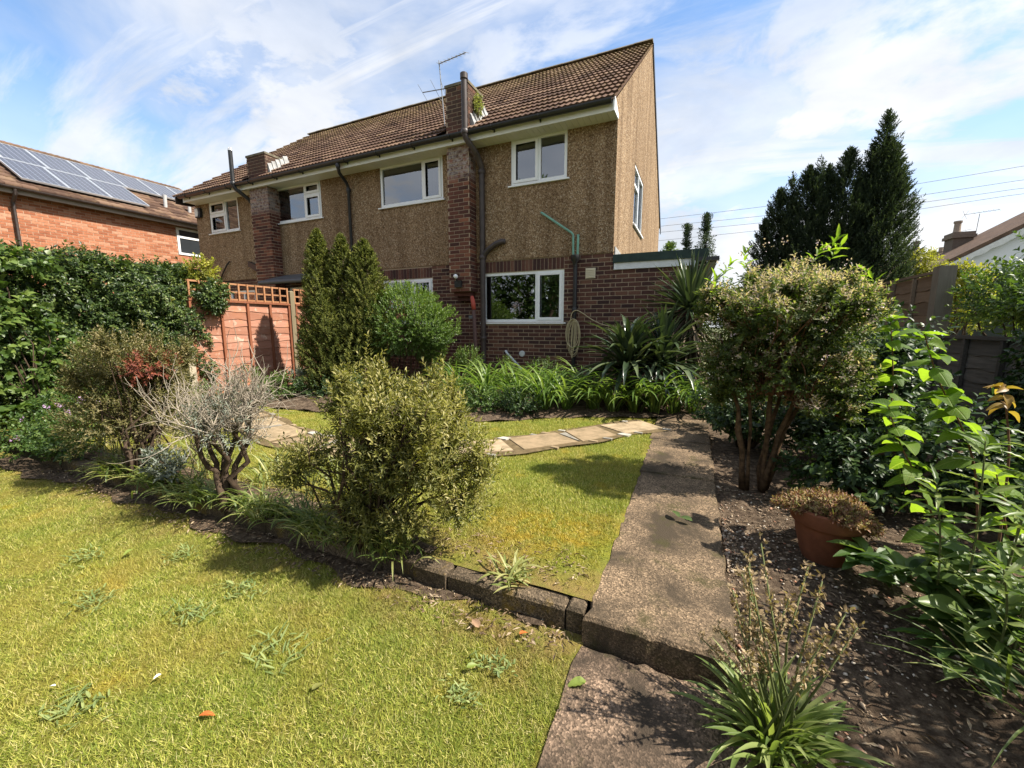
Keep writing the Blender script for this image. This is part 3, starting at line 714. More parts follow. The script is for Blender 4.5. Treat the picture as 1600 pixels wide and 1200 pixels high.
def flue_brick_stack(house, x0, x1, yf, yb, zbot, ztop, pieces, name='chimney_breast', corbel=False):
    m = MB(); m.box(x0, yf, zbot, x1, yb, ztop - .02); st = m.build(name, M_mortar, house)
    rects = brick_rects(x0, x1, zbot, ztop, [], shift=0.03)
    if pieces:
        for a, b, c, d in rects: brick_piece(st, M_chb, a, b, c, d, yf)
    else:
        q = MB(); brick_joined(q, rects, yf); q.build('brickwork', M_chb, st, kind='stuff')
    # right side faces, seen from the garden
    q = MB()
    for a, b, c, d in brick_rects(yf + .0, yb, zbot, ztop, [], shift=-0.05):
        p = .006 + random.uniform(-.0015, .0015)
        for xs, sg in ((x1, 1), (x0, -1)):
            vv = [(xs + sg * p, a, c), (xs + sg * p, b, c), (xs + sg * p, b, d), (xs + sg * p, a, d), (xs, a, c), (xs, b, c), (xs, b, d), (xs, a, d)]
            q.add(vv, [(0, 1, 2, 3), (0, 4, 5, 1), (1, 5, 6, 2), (2, 6, 7, 3), (3, 7, 4, 0)])
    q.build('brickwork', M_chb, st, kind='stuff')
    q = MB(); q.box(x0 - .02, yf - .02, ztop - .018, x1 + .02, yb + .02, ztop + .03); q.build('cap', plain('chimney_capping', (.16, .14, .10), .95, .1, .4, 8, bump=.6), st)
    return st

# ---- right-hand house
HX1 = -1.39
H1 = thing('semi_detached_house', (-4.4, 11.8, 0), 'right-hand brown pebbledash house with bright gable end and flat-roofed brick side extension', 'house', 'pair of semi-detached houses')
gw = (-4.03, -2.29, 1.33, 2.31); lw = (-6.65, -5.27, 1.33, 2.29)
w1 = (-6.59, -4.93, 3.88, 4.735); w2 = (-3.38, -2.27, 3.92, 4.735)
PB = 2.56
# hollow shell: pebbledash storey, brick storey, rear and side walls
m = MB(); wall_front(m, -7.5, HX1, PB, 4.735, D - .022, [w1, w2]); m.box(-7.5, D - .022, PB - .012, HX1, D + .05, PB - .0005); m.build('pebbledash_wall', M_peb, H1)
m = MB(); wall_front(m, -7.5, HX1, -.3, PB - .012, D, [gw, lw]); wall_front(m, HX1, 0.10, -.3, 2.26, D, []); m.poly([(0.10, D, -.3), (0.10, 12, -.3), (0.10, 12, 2.26), (0.10, D, 2.26)]); m.build('brick_wall', M_mortar, H1)
sw = (9.70, 11.25, 3.52, 4.80)
m = MB()
gp = [(HX1, 16.2, 2.3), (HX1, 16.2, 4.88), (HX1, RY, RZ - .06), (HX1, EY + .12, EZ + .02), (HX1, EY + .12, 4.735), (HX1, D - .022, 4.735), (HX1, D - .022, 2.3)]
# split gable polygon around the side window
yb0, yb1, zb0, zb1 = sw
def roofz(y): return EZ + .02 + (RZ - EZ - .08) * (y - EY - .12) / (RY - EY - .12) if y < RY else RZ - .06 - (RZ - EZ - .06) * (y - RY) / (16.2 - RY)
m.poly([(HX1, D - .022, 2.3), (HX1, yb0, 2.3), (HX1, yb0, roofz(yb0)), (HX1, EY + .12, EZ + .02), (HX1, EY + .12, 4.735), (HX1, D - .022, 4.735)])
m.poly([(HX1, yb0, 2.3), (HX1, yb1, 2.3), (HX1, yb1, zb0), (HX1, yb0, zb0)])
m.poly([(HX1, yb0, zb1), (HX1, yb1, zb1), (HX1, yb1, roofz(yb1)), (HX1, yb0, roofz(yb0))])
m.poly([(HX1, yb1, 2.3), (HX1, 16.2, 2.3), (HX1, 16.2, 4.88), (HX1, RY, RZ - .06), (HX1, yb1, roofz(yb1))])
for a, b in (((yb0, zb0), (yb1, zb0)), ((yb1, zb0), (yb1, zb1)), ((yb1, zb1), (yb0, zb1)), ((yb0, zb1), (yb0, zb0))):
    m.poly([(HX1, a[0], a[1]), (HX1, b[0], b[1]), (HX1 - .12, b[0], b[1]), (HX1 - .12, a[0], a[1])])
m.build('gable_wall', M_peb, H1)
m = MB(); m.box(-7.5, 16.15, 0, HX1 - .13, 16.2, 4.88); m.box(-7.45, D + .5, 2.60, HX1 - .13, 16.1, 2.66); m.box(-7.46, D + .03, 0, -7.42, 16.1, 4.7); m.box(-7.4, D + 3.2, 0, HX1 - .13, D + 3.25, 4.7); m.box(HX1 - .13, D + .05, 0, HX1 - .125, 16.1, 2.25); m.build('inner_walls', M_room, H1)
# bricks: the nearest 300 singly, the others joined
win = (gw[0], gw[1], gw[2] - .04, gw[3] + .235); win2 = (lw[0], lw[1], lw[2] - .04, lw[3] + .235)
RB = brick_rects(-7.5, HX1, 0.0, PB - .012, [win, win2]) + brick_rects(HX1, 0.10, 0.0, 2.255, [], shift=0.06)
for h in (gw, lw):
    n = int((h[1] - h[0]) / 0.0757); q = (h[1] - h[0]) / n
    RB += [(h[0] + i * q, h[0] + (i + 1) * q - .011, h[3] + .012, h[3] + .222) for i in range(n)]
RB.sort(key=lambda r: 0 if (r[2] > 0.65 and -4.1 < r[0] < -0.55) else 1)
bw = H1
for a, b, c, d in RB[:300]: brick_piece(bw, M_brick, a, b, c, d, D)
q = MB(); brick_joined(q, RB[300:], D); q.build('brickwork', M_brick, bw, kind='stuff')
house_roof(H1, -7.5, HX1 + .02, lambda x, r: r < 3 and -4.66 < x < -4.15)
eaves(H1, -7.5, HX1 - .02)
m = MB(); m.prism([(HX1 - .018, 7.10, 4.70), (HX1 - .018, D - .03, 4.72), (HX1 - .018, D - .03, 4.79), (HX1 - .018, 7.16, 4.93), (HX1 - .018, 7.10, 4.90)], [(HX1 + .012, 7.10, 4.70), (HX1 + .012, D - .03, 4.72), (HX1 + .012, D - .03, 4.79), (HX1 + .012, 7.16, 4.93), (HX1 + .012, 7.10, 4.90)]); m.build('eaves_end_cap', M_upvc, H1)
m = MB(); m.prism([(HX1 + .005, RY, RZ + .0), (HX1 + .005, 16.65, EZ - .05), (HX1 + .005, 16.65, EZ - .22), (HX1 + .005, RY, RZ - .17)], [(HX1 + .03, RY, RZ), (HX1 + .03, 16.65, EZ - .05), (HX1 + .03, 16.65, EZ - .22), (HX1 + .03, RY, RZ - .17)]); m.build('bargeboard', M_black, H1)
make_window(H1, *w1, D - .022, -5.44, [(-5.42, -4.985, w1[2] + .04, w1[3] - .04)], curtain=[(-6.53, -6.38, 3.95, 4.68)])
make_window(H1, *w2, D - .022, -2.81, [(-3.33, -2.835, w2[2] + .04, w2[3] - .04)], curtain=[(-3.3, -2.98, 3.98, 4.68)])
make_window(H1, *gw, D, -2.85, [(-2.83, -2.335, gw[2] + .04, gw[3] - .04)])
make_window(H1, *lw, D, -5.8, [(-5.78, -5.315, lw[2] + .04, lw[3] - .04)], curtain=[(-6.6, -6.3, 1.4, 2.25)])
# side window in the gable
m = MB(); t = .06
for (a, b, c, d) in ((yb0, yb0 + t, zb0, zb1), (yb1 - t, yb1, zb0, zb1), (yb0 + t, yb1 - t, zb0, zb0 + t), (yb0 + t, yb1 - t, zb1 - t, zb1), (10.42, 10.50, zb0 + t, zb1 - t), (yb0 + t, 10.42, 4.36, 4.42)): m.box(HX1 - .09, a, c, HX1 - .012, b, d)
w_ = m.build('window', M_upvc, H1); q = MB(); q.box(HX1 - .06, yb0 + .05, zb0 + .05, HX1 - .052, yb1 - .05, zb1 - .05); q.build('pane', M_glass, w_); q = MB(); q.box(HX1 - .08, yb0 - .05, zb0 - .035, HX1 + .045, yb1 + .05, zb0 - .001); q.build('sill', M_upvc, w_)
# roller blind and pelmet inside the kitchen window
m = MB(); m.box(-3.83, D + .16, 2.06, -2.50, D + .165, 2.30); m.build('roller_blind', plain('patterned_blind', (.30, .27, .20), .9, .1, .5, 40), H1)
# chimney breast
CH = flue_brick_stack(H1, -4.65, -4.16, 7.22, 7.78, 1.95, 5.80, True)
q = MB(); q.box(-4.60, 7.30, 1.86, -4.21, 7.49, 1.945); q.box(-4.56, 7.38, 1.77, -4.25, 7.49, 1.855); q.build('corbel', M_chb, CH)
q = MB()
for i in range(5): 
    s0 = i * .12; q.hexa([(-4.15, 7.27 + s0, EZ + .13 + s0 * .72), (-4.03, 7.27 + s0, EZ + .13 + s0 * .72), (-4.03, 7.40 + s0, EZ + .22 + s0 * .72), (-4.15, 7.40 + s0, EZ + .22 + s0 * .72), (-4.15, 7.27 + s0, EZ + .40 + s0 * .72), (-4.12, 7.27 + s0, EZ + .36 + s0 * .72), (-4.12, 7.40 + s0, EZ + .36 + s0 * .72), (-4.15, 7.40 + s0, EZ + .44 + s0 * .72)])
q.build('flashing', M_lead, CH)
q = MB(); q.box(-4.66, 7.205, 4.86, -4.16, 7.215, 4.93); q.build('flashing', M_lead, CH)
# soil stack with swan neck; gutter downpipe; waste pipes
so = pipe_run('soil_pipe', [(-4.10, 6.985, 5.74), (-4.10, 6.985, 4.80), (-4.09, 7.0, 4.72), (-3.99, 7.25, 4.50), (-3.985, 7.405, 4.34), (-3.985, 7.42, 4.24), (-3.985, 7.42, 0.1)], 0.056, M_soilp, H1, collars=[(-4.10, 6.985, 4.82), (-3.985, 7.42, 4.24), (-3.985, 7.42, 2.62), (-3.985, 7.42, 1.0)])
q = MB(); q.tube([(-4.10, 6.985, 5.70), (-4.10, 6.985, 5.71), (-4.10, 6.985, 5.80), (-4.10, 6.985, 5.81)], [.057, .072, .072, .060], 14); q.build('vent_cowl', M_soilp, so, smooth=True, auto=True)
pipe_run('waste_pipe', [(-3.985, 7.42, 2.62), (-3.86, 7.41, 2.76), (-3.68, 7.40, 2.86), (-3.56, 7.42, 2.90), (-3.52, 7.47, 2.90)], 0.052, M_soilp, H1, collars=[])
M_green = plain('green_plastic_pipe', (.17, .36, .27), .45, .4, .2, 9)
pipe_run('green_waste_pipe', [(-2.74, 7.44, 3.35), (-2.72, 7.415, 3.34), (-2.14, 7.41, 2.93), (-2.11, 7.41, 2.89), (-2.10, 7.41, 2.50)], 0.021, M_green, H1)
pipe_run('green_waste_pipe', [(-2.02, 7.45, 2.88), (-2.02, 7.41, 2.88), (-2.015, 7.405, 2.82), (-2.02, 7.41, 2.50)], 0.021, M_green, H1)
hp = MB(); hp.lathe((-2.06, 7.40, 2.34), [(.04, 0), (.045, .06), (.075, .10), (.085, .18), (.085, .19), (.07, .19), (.06, .12)], 16); hp.build('hopper', M_black, H1, smooth=True, auto=True)
pipe_run('downpipe', [(-2.06, 7.42, 2.36), (-2.06, 7.43, 2.2), (-2.06, 7.43, 0.1)], 0.038, M_black, H1, collars=[(-2.06, 7.43, 1.55)])
pipe_run('downpipe', [(-7.36, 7.035, 4.79), (-7.36, 7.035, 4.70), (-7.40, 7.10, 4.62), (-7.47, 7.36, 4.50), (-7.48, 7.42, 4.40), (-7.48, 7.42, 0.1)], 0.037, M_black, H1, collars=[(-7.36, 7.035, 4.74), (-7.48, 7.42, 4.36), (-7.48, 7.42, 2.8)])
pipe_run('overflow_pipe', [(-3.49, 7.50, 0.74), (-3.48, 7.43, 0.745), (-3.44, 7.40, 0.71), (-3.02, 7.22, 0.40)], 0.022, plain('grey_plastic', (.55, .57, .57), .5, .4), H1)
m = MB(); m.box(-1.88, D - .03, 2.115, -1.70, D - .007, 2.295); v_ = m.build('air_vent', plain('cream_plastic', (.58, .52, .38), .6, .3), H1)
for i in range(5): q = MB(); q.box(-1.865, D - .042, 2.13 + i * .032, -1.715, D - .0305, 2.147 + i * .032); q.build('louvre', bpy.data.materials['cream_plastic'], v_)
m = MB(); m.tube([(-3.14, D - .004, .70), (-3.14, D - .030, .70), (-3.14, D - .034, .70)], [.06, .06, .045], 16); m.build('round_vent', bpy.data.materials['grey_plastic'], H1)
# flat-roofed extension, bricks of its right-hand side
q = MB()
for a, b, c, d in brick_rects(D, 12.0, 0.0, 2.255, [], shift=-.05):
    p = .006 + random.uniform(-.0015, .0015); q.add([(0.10 + p, a, c), (0.10 + p, b, c), (0.10 + p, b, d), (0.10 + p, a, d), (0.10, a, c), (0.10, b, c), (0.10, b, d), (0.10, a, d)], [(0, 1, 2, 3), (0, 4, 5, 1), (1, 5, 6, 2), (2, 6, 7, 3), (3, 7, 4, 0)])
q.build('brickwork', M_brick, H1, kind='stuff')
m = MB(); m.box(HX1 + .004, D - .05, 2.375, 0.13, 13, 2.50); m.box(HX1 + .004, D - .062, 2.36, 0.14, D - .045, 2.50); m.build('felt_roof', M_felt, H1)
m = MB(); m.box(HX1 + .02, D - .035, 2.245, 0.0, D - .001, 2.372); m.build('fascia_board', M_paint, H1)
m = MB(); m.box(-0.10, D - .10, 2.30, 0.30, D + .02, 2.36); m.box(0.14, D + .02, 2.29, 0.27, 13, 2.37); m.build('extension_gutter', M_black, H1)
pipe_run('downpipe', [(-0.06, 7.43, 2.31), (-0.06, 7.44, 2.2), (-0.06, 7.44, 0.1)], 0.034, plain('pale_grey_pipe', (.50, .52, .54), .4, .4), H1)
m = MB(); m.add([(HX1 + .003, 7.55, 2.505), (HX1 + .003, 9.6, 2.505), (HX1 + .003, 9.6, 2.54), (HX1 + .003, 7.55, 2.66), (HX1 + .02, 7.55, 2.505), (HX1 + .02, 9.6, 2.505), (HX1 + .02, 9.6, 2.54), (HX1 + .02, 7.55, 2.66)], [(4, 5, 6, 7), (0, 4, 7, 3), (3, 7, 6, 2)]); m.build('roof_flashing', M_lead, H1)

# ---- left-hand house
HX0 = -13.5
H2 = thing('semi_detached_house', (-10.5, 11.8, 0), 'left-hand brown pebbledash house behind the orange fence, black flue beside its chimney', 'house', 'pair of semi-detached houses')
w0 = (-10.2, -8.43, 3.88, 4.735); wl = (-12.87, -11.58, 3.88, 4.735); g1 = (-12.3, -11.2, 1.3, 2.25); g2 = (-8.5, -7.75, 0.1, 2.2); g3 = (-9.8, -8.75, 1.3, 2.25)
m = MB(); wall_front(m, HX0, -7.503, PB, 4.735, D - .022, [w0, wl]); m.box(HX0, D - .022, PB - .012, -7.503, D + .05, PB - .0005); m.poly([(HX0, D - .022, PB), (HX0, D - .022, 4.735), (HX0, 16.2, 4.735), (HX0, 16.2, PB)]); m.add([(HX0, D, 4.735), (HX0, 16.2, 4.735), (HX0, RY, RZ - .1)], [(0, 1, 2)]); m.build('pebbledash_wall', M_peb, H2)
m = MB(); wall_front(m, HX0, -7.503, -.3, PB - .012, D, [g1, g2, g3]); m.poly([(HX0, D, -.3), (HX0, 16.2, -.3), (HX0, 16.2, PB), (HX0, D, PB)]); m.build('brick_wall', M_mortar, H2)
q = MB(); brick_joined(q, brick_rects(HX0, -7.503, 0.9, PB - .012, [g1, g2, g3]), D); q.build('brickwork', M_brick, H2, kind='stuff')
m = MB(); m.box(HX0 + .05, 16.15, 0, -7.52, 16.2, 4.88); m.box(HX0 + .05, D + .5, 2.6, -7.52, 16.1, 2.66); m.box(HX0 + .05, D + 3.2, 0, -7.52, D + 3.25, 4.7); m.build('inner_walls', M_room, H2)
house_roof(H2, HX0 - .22, -7.502, lambda x, r: r < 3 and -10.66 < x < -9.97)
eaves(H2, HX0 + .1, -7.502, False); m = MB(); m.box(HX0 + .1, 7.146, 4.72, -7.503, D - .003, 4.733); m.build('soffit', M_cream, H2)
m = MB(); m.prism([(HX0 - .22, 7.09, 4.70), (HX0 - .22, 7.5, 4.72), (HX0 - .22, RY, RZ - .1), (HX0 - .22, RY, RZ - .02), (HX0 - .22, 7.09, 4.88)], [(HX0 - .19, 7.09, 4.70), (HX0 - .19, 7.5, 4.72), (HX0 - .19, RY, RZ - .1), (HX0 - .19, RY, RZ - .02), (HX0 - .19, 7.09, 4.88)]); m.build('bargeboard', M_soilp, H2)
make_window(H2, *w0, D - .022, -9.0, [(-8.975, -8.485, w0[2] + .04, 4.43), (-8.975, -8.485, 4.48, w0[3] - .035)], transom=(-9.0, -8.43, 4.455), curtain=[(-10.1, -9.05, 3.95, 4.68)])
make_window(H2, *wl, D - .022, -12.15, [(-12.815, -12.175, wl[2] + .04, 4.36), (-12.815, -12.175, 4.41, wl[3] - .035)], transom=(-12.87, -12.15, 4.385), curtain=[(-12.1, -11.65, 3.95, 4.68), (-12.8, -12.2, 3.95, 4.68)])
make_window(H2, *g1, D, -11.7, []); make_window(H2, *g3, D, -9.2, [])
m = MB(); m.box(g2[0], D + .02, g2[2], g2[1], D + .07, g2[3]); dr = m.build('door', M_upvc, H2)
m = MB(); m.box(g2[0] + .15, D + .012, 1.1, g2[1] - .15, D + .019, 2.05); m.build('pane', M_glass, dr)
CH2 = flue_brick_stack(H2, -10.66, -9.97, 7.22, 7.78, 0.2, 5.50, False)
q = MB()
for i in range(5):
    s0 = i * .11; q.hexa([(-9.96, 7.27 + s0, EZ + .13 + s0 * .72), (-9.86, 7.27 + s0, EZ + .13 + s0 * .72), (-9.86, 7.40 + s0, EZ + .22 + s0 * .72), (-9.96, 7.40 + s0, EZ + .22 + s0 * .72), (-9.96, 7.27 + s0, EZ + .40 + s0 * .72), (-9.93, 7.27 + s0, EZ + .34 + s0 * .72), (-9.93, 7.40 + s0, EZ + .34 + s0 * .72), (-9.96, 7.40 + s0, EZ + .44 + s0 * .72)])
q.build('flashing', M_lead, CH2)
fl = pipe_run('soil_pipe', [(-10.92, 6.985, 5.62), (-10.92, 6.985, 4.80), (-10.90, 7.02, 4.72), (-10.80, 7.28, 4.52), (-10.80, 7.40, 4.38), (-10.80, 7.42, 4.28), (-10.80, 7.42, 0.1)], 0.050, M_black, H2, collars=[(-10.92, 6.985, 4.84), (-10.80, 7.42, 4.26)])
q = MB()
for i in range(8):
    a = i * math.pi / 8; q.tube([(-10.92 + .05 * math.cos(a) * c, 6.985 + .05 * math.sin(a) * c, 5.62 + .075 * math.sqrt(max(0, 1 - c * c))) for c in np.linspace(-1, 1, 9)], 0.003, 4)
q.build('wire_balloon', M_alu, fl)
pipe_run('waste_pipe', [(-12.6, 7.45, 2.60), (-12.45, 7.42, 2.72), (-12.2, 7.42, 2.98), (-12.1, 7.44, 3.06)], 0.02, M_black, H2)
m = MB(); m.hexa([(-11.2, 7.36, 2.86), (-10.86, 7.36, 2.70), (-10.86, 7.47, 2.70), (-11.2, 7.47, 2.86), (-11.2, 7.36, 3.0), (-10.86, 7.36, 2.86), (-10.86, 7.47, 2.86), (-11.2, 7.47, 3.0)]); m.build('hopper', M_black, H2)
m = MB(); m.prism([(-9.85, 6.75, 2.36), (-9.85, 7.48, 2.58), (-9.85, 7.48, 2.52), (-9.85, 6.75, 2.27)], [(-7.7, 6.75, 2.36), (-7.7, 7.48, 2.58), (-7.7, 7.48, 2.52), (-7.7, 6.75, 2.27)]); m.tube([(-9.87, 6.73, 2.30), (-7.7, 6.73, 2.30)], .045, 10); m.build('canopy', plain('grey_canopy', (.075, .08, .085), .5, .4, .2, 5), H2)
m = MB(); m.prism([(-13.42, 7.40, 4.36), (-13.20, 7.40, 4.36), (-13.17, 7.40, 4.50), (-13.20, 7.40, 4.62), (-13.42, 7.40, 4.62)], [(-13.42, 7.47, 4.36), (-13.20, 7.47, 4.36), (-13.17, 7.47, 4.50), (-13.20, 7.47, 4.62), (-13.42, 7.47, 4.62)]); al = m.build('alarm_box', M_black, H2)
m = MB(); m.prism([(-13.40, 7.385, 4.39), (-13.27, 7.385, 4.39), (-13.25, 7.385, 4.50), (-13.27, 7.385, 4.60), (-13.40, 7.385, 4.60)], [(-13.40, 7.3985, 4.39), (-13.27, 7.3985, 4.39), (-13.25, 7.3985, 4.50), (-13.27, 7.3985, 4.60), (-13.40, 7.3985, 4.60)]); m.build('cover', M_upvc, al)

# ---- brick house with solar panels, far left; wall faces +X
SX = -16.5
H3 = thing('brick_house', (-19.5, 6.5, 0), 'orange brick house with a sunlit wall and solar panels on its tiled roof', 'house')
m = MB(); m.poly([(SX, -3, -.3), (SX, 10.6, -.3), (SX, 10.6, 4.78), (SX, -3, 4.78)]); m.poly([(SX, 10.6, -.3), (SX - 8, 10.6, -.3), (SX - 8, 10.6, 4.78), (SX - 4, 10.6, 7.0), (SX, 10.6, 4.78)]); m.poly([(SX, -3, -.3), (SX, -3, 4.78), (SX - 4, -3, 7.0), (SX - 8, -3, 4.78), (SX - 8, -3, -.3)]); m.build('wall', M_omort, H3)
q = MB(); sw3 = (7.75 * 1.09, 9.6, 3.72, 4.62)
for a, b, c, d in brick_rects(1.0, 10.6, 1.6, 4.70, [sw3]):
    p = .006 + random.uniform(-.002, .002); q.add([(SX + p, a, c), (SX + p, b, c), (SX + p, b, d), (SX + p, a, d), (SX, a, c), (SX, b, c), (SX, b, d), (SX, a, d)], [(0, 1, 2, 3), (0, 4, 5, 1), (1, 5, 6, 2), (2, 6, 7, 3), (3, 7, 4, 0)])
q.build('brickwork', M_obrick, H3, kind='stuff')
P3 = R(28)
def r3(y, s, h=0.0): return (SX + .30 - s * math.cos(P3) + h * math.sin(P3), y, 4.82 + s * math.sin(P3) + h * math.cos(P3))
SL3 = 4.3 / math.cos(P3)
m = MB(); m.poly([r3(-3.2, 0), r3(10.8, 0), r3(10.8, SL3), r3(-3.2, SL3)]); m.poly([r3(-3.2, SL3), r3(10.8, SL3), (SX - 8.6, 10.8, 4.8), (SX - 8.6, -3.2, 4.8)]); roof3 = m.build('roof', M_tile, H3)
gs = []; wd = .3; cellsV = []
for r in range(14):
    for c in range(46):
        y = -3.2 + c * wd
        if y < 2.0: continue
        V = []; F = []
        for i in range(9):
            u = i / 8; h = .014 * (0.5 + .5 * math.cos(u * 12.56)); V += [r3(y + u * (wd - .006), r * .345, .036 + h), r3(y + u * (wd - .006), r * .345 + .36, .004 + h), r3(y + u * (wd - .006), r * .345 + .003, 0.0)]
        for i in range(8): F += [(3 * i, 3 * i + 1, 3 * i + 4, 3 * i + 3), (3 * i + 2, 3 * i, 3 * i + 3, 3 * i + 5)]
        gs.append((np.array(V), [np.array(F)], np.full(16, random.random())))
Vv, Ff, rr = join_geo(gs); link_world('roof_tiles', Vv, Ff, M_tile, roof3, rr, False, 'stuff')
m = MB(); m.box(SX + .02, -3.2, 4.70, SX + .27, 10.8, 4.76); m.box(SX + .235, -3.2, 4.64, SX + .265, 10.8, 4.699); m.build('fascia', plain('brown_fascia', (.30, .24, .19), .6, .3), H3)
m = MB(); n = 8; prof = [(SX + .335 + .06 * math.cos(math.pi + math.pi * j / n), 4.80 + .06 * math.sin(math.pi + math.pi * j / n)) for j in range(n + 1)]; m.prism([(x, -3.2, z) for x, z in prof], [(x, 10.8, z) for x, z in prof]); m.build('gutter', M_soilp, H3)
pipe_run('downpipe', [(SX + .33, 4.75, 4.76), (SX + .30, 4.75, 4.62), (SX + .07, 4.75, 4.45), (SX + .06, 4.75, 0.0)], .04, M_soilp, H3)
m = MB(); a, b, c, d = sw3; t = .07
for (p, q_, e, f) in ((a, a + t, c, d), (b - t, b, c, d), (a + t, b - t, c, c + t), (a + t, b - t, d - t, d), (a + t, b - t, 4.28, 4.36)): m.box(SX - .02, p, e, SX + .035, q_, f)
w_ = m.build('window', M_upvc, H3); q = MB(); q.box(SX + .004, a + .05, c + .05, SX + .012, b - .05, d - .05); q.build('pane', plain('dark_glass', (.03, .035, .04), .05, .8, .1, 2), w_)
pw = .93; ph = 1.72
def panel(y, s):
    me = panel.me; o = bpy.data.objects.new('solar_panel', me[0]); COL.objects.link(o); o.parent = H3
    o.location = Vector(r3(y, s, .11)) - wloc(H3); Rm = Matrix(((0, -math.cos(P3), math.sin(P3)), (1, 0, 0), (0, math.sin(P3), math.cos(P3)))); o.rotation_euler = Rm.to_euler()
    f = bpy.data.objects.new('frame', me[1]); COL.objects.link(f); f.parent = o
mA = MB(); mA.box(.02, .02, 0, pw - .02, ph - .02, .03, 0); ma = bpy.data.meshes.new('solar_panel'); ma.from_pydata(mA.V, [], mA.F); ma.materials.append(M_panel)
mB = MB(); mB.box(0, 0, -.01, .025, ph - .01, .04, 0); mB.box(pw - .035, 0, -.01, pw - .01, ph - .01, .04, 0); mB.box(.025, 0, -.01, pw - .035, .025, .04, 0); mB.box(.025, ph - .035, -.01, pw - .035, ph - .01, .04, 0); mb = bpy.data.meshes.new('frame'); mb.from_pydata(mB.V, [], mB.F); mb.materials.append(M_alu)
panel.me = (ma, mb)
for i in range(3): panel(5.0 + i * pw, .42)
for i in range(7): panel(4.22 + i * pw, .42 + ph)
for yv in (8.6, 9.35):
    q = MB(); bse = r3(yv, 1.2, 0); q.tube([bse, (bse[0] + .02, bse[1], bse[2] + .30), (bse[0] + .02, bse[1], bse[2] + .42)], [.055, .055, .07], 10); q.build('vent_pipe', plain('grey_vent', (.45, .45, .44), .5, .4), H3, smooth=True, auto=True)

# ---- white gabled house beyond the right-hand fence
H4 = thing('white_house', (13, 26, 0), 'white rendered gable with brown tiled roof edge beyond the fence, far right', 'house')
M_wr = plain('white_render', (.74, .76, .80), .85, .2, .05, 1.5); M_roof4 = plain('brown_roof', (.13, .085, .06), .9, .15, .35, 5, bump=.5)
def gz(x): return 3.55 + (x - 8.7) * 0.615
m = MB(); m.poly([(8.7, 22, -.3), (19.3, 22, -.3), (19.3, 22, gz(8.7)), (14, 22, gz(14)), (8.7, 22, gz(8.7))]); m.poly([(8.7, 22, -.3), (8.7, 22, gz(8.7)), (8.7, 25.6, gz(8.7)), (8.7, 25.6, -.3)]); m.build('wall', M_wr, H4)
m = MB(); m.hexa([(8.1, 21.75, gz(8.1) - .02), (14, 21.75, gz(14) - .02), (14, 25.6, gz(14) - .02), (8.1, 25.6, gz(8.1) - .02), (8.1, 21.75, gz(8.1) + .14), (14, 21.75, gz(14) + .14), (14, 25.6, gz(14) + .14), (8.1, 25.6, gz(8.1) + .14)])
m.hexa([(14, 21.75, gz(14) - .02), (19.9, 21.75, gz(8.1) - .02), (19.9, 25.6, gz(8.1) - .02), (14, 25.6, gz(14) - .02), (14, 21.75, gz(14) + .14), (19.9, 21.75, gz(8.1) + .14), (19.9, 25.6, gz(8.1) + .14), (14, 25.6, gz(14) + .14)]); rf4 = m.build('roof', M_roof4, H4)
m = MB(); a = []; b = []
N = 40
for i in range(N + 1):
    xx = 8.15 + (14 - 8.15) * i / N; sc = .06 * abs(math.sin(i * math.pi / 3.3)); a.append((xx, gz(xx) - .03)); b.append((xx, gz(xx) - .22 - sc))
ring = a + b[::-1]
for i in range(N): m.hexa([(a[i][0], 21.73, b[i][1]), (a[i + 1][0], 21.73, b[i + 1][1]), (a[i + 1][0], 21.76, b[i + 1][1]), (a[i][0], 21.76, b[i][1]), (a[i][0], 21.73, a[i][1]), (a[i + 1][0], 21.73, a[i + 1][1]), (a[i + 1][0], 21.76, a[i + 1][1]), (a[i][0], 21.76, a[i][1])])
m.build('scalloped_bargeboard', plain('pale_bargeboard', (.66, .66, .64), .6, .3), H4)
M_oldb = mk_brick('sooty_brick', [(0, (.10, .08, .065)), (1, (.20, .155, .12))])
m = MB(); m.box(10.10, 24.6, 3.6, 10.75, 25.3, 5.05); m.box(10.03, 24.53, 5.05, 10.82, 25.37, 5.18); m.box(10.07, 24.57, 5.18, 10.78, 25.33, 5.30); ch4 = m.build('chimney', M_oldb, H4)
m = MB(); m.lathe((10.32, 24.95, 5.30), [(.15, 0), (.12, .1), (.11, .42), (.14, .44), (.14, .52), (.1, .52)], 14); m.build('chimney_pot', plain('clay_pot', (.28, .22, .17), .9, .2), ch4, smooth=True, auto=True)
H5 = thing('far_house', (16.5, 44, 0), 'distant brown house with a stepped chimney, left of the white gable', 'house')
m = MB(); m.hexa([(13.2, 42, 0), (22, 42, 0), (22, 48, 0), (13.2, 48, 0), (13.2, 42, 5.0), (22, 42, 5.0), (22, 48, 5.0), (13.2, 48, 5.0)]); m.build('wall', M_oldb, H5)
m = MB(); m.prism([(13, 41.6, 4.9), (13, 45, 6.6), (13, 48.4, 4.9)], [(22.2, 41.6, 4.9), (22.2, 45, 6.6), (22.2, 48.4, 4.9)]); m.build('roof', M_roof4, H5)
m = MB(); m.box(15.6, 41, 4.9, 16.7, 42, 6.55); m.box(15.55, 40.95, 6.55, 16.75, 42.05, 6.7); c5 = m.build('chimney', M_oldb, H5)
m = MB(); m.lathe((16.4, 41.4, 6.7), [(.13, 0), (.12, .3), (.15, .34)], 10); m.build('chimney_pot', bpy.data.materials['clay_pot'], c5)
m = MB(); m.box(14.35, 40.2, 4.9, 14.95, 40.8, 6.9); m.lathe((14.65, 40.5, 6.9), [(.2, 0), (.16, .1), (.15, .5), (.2, .55)], 10); m.build('chimney', M_oldb, H5)
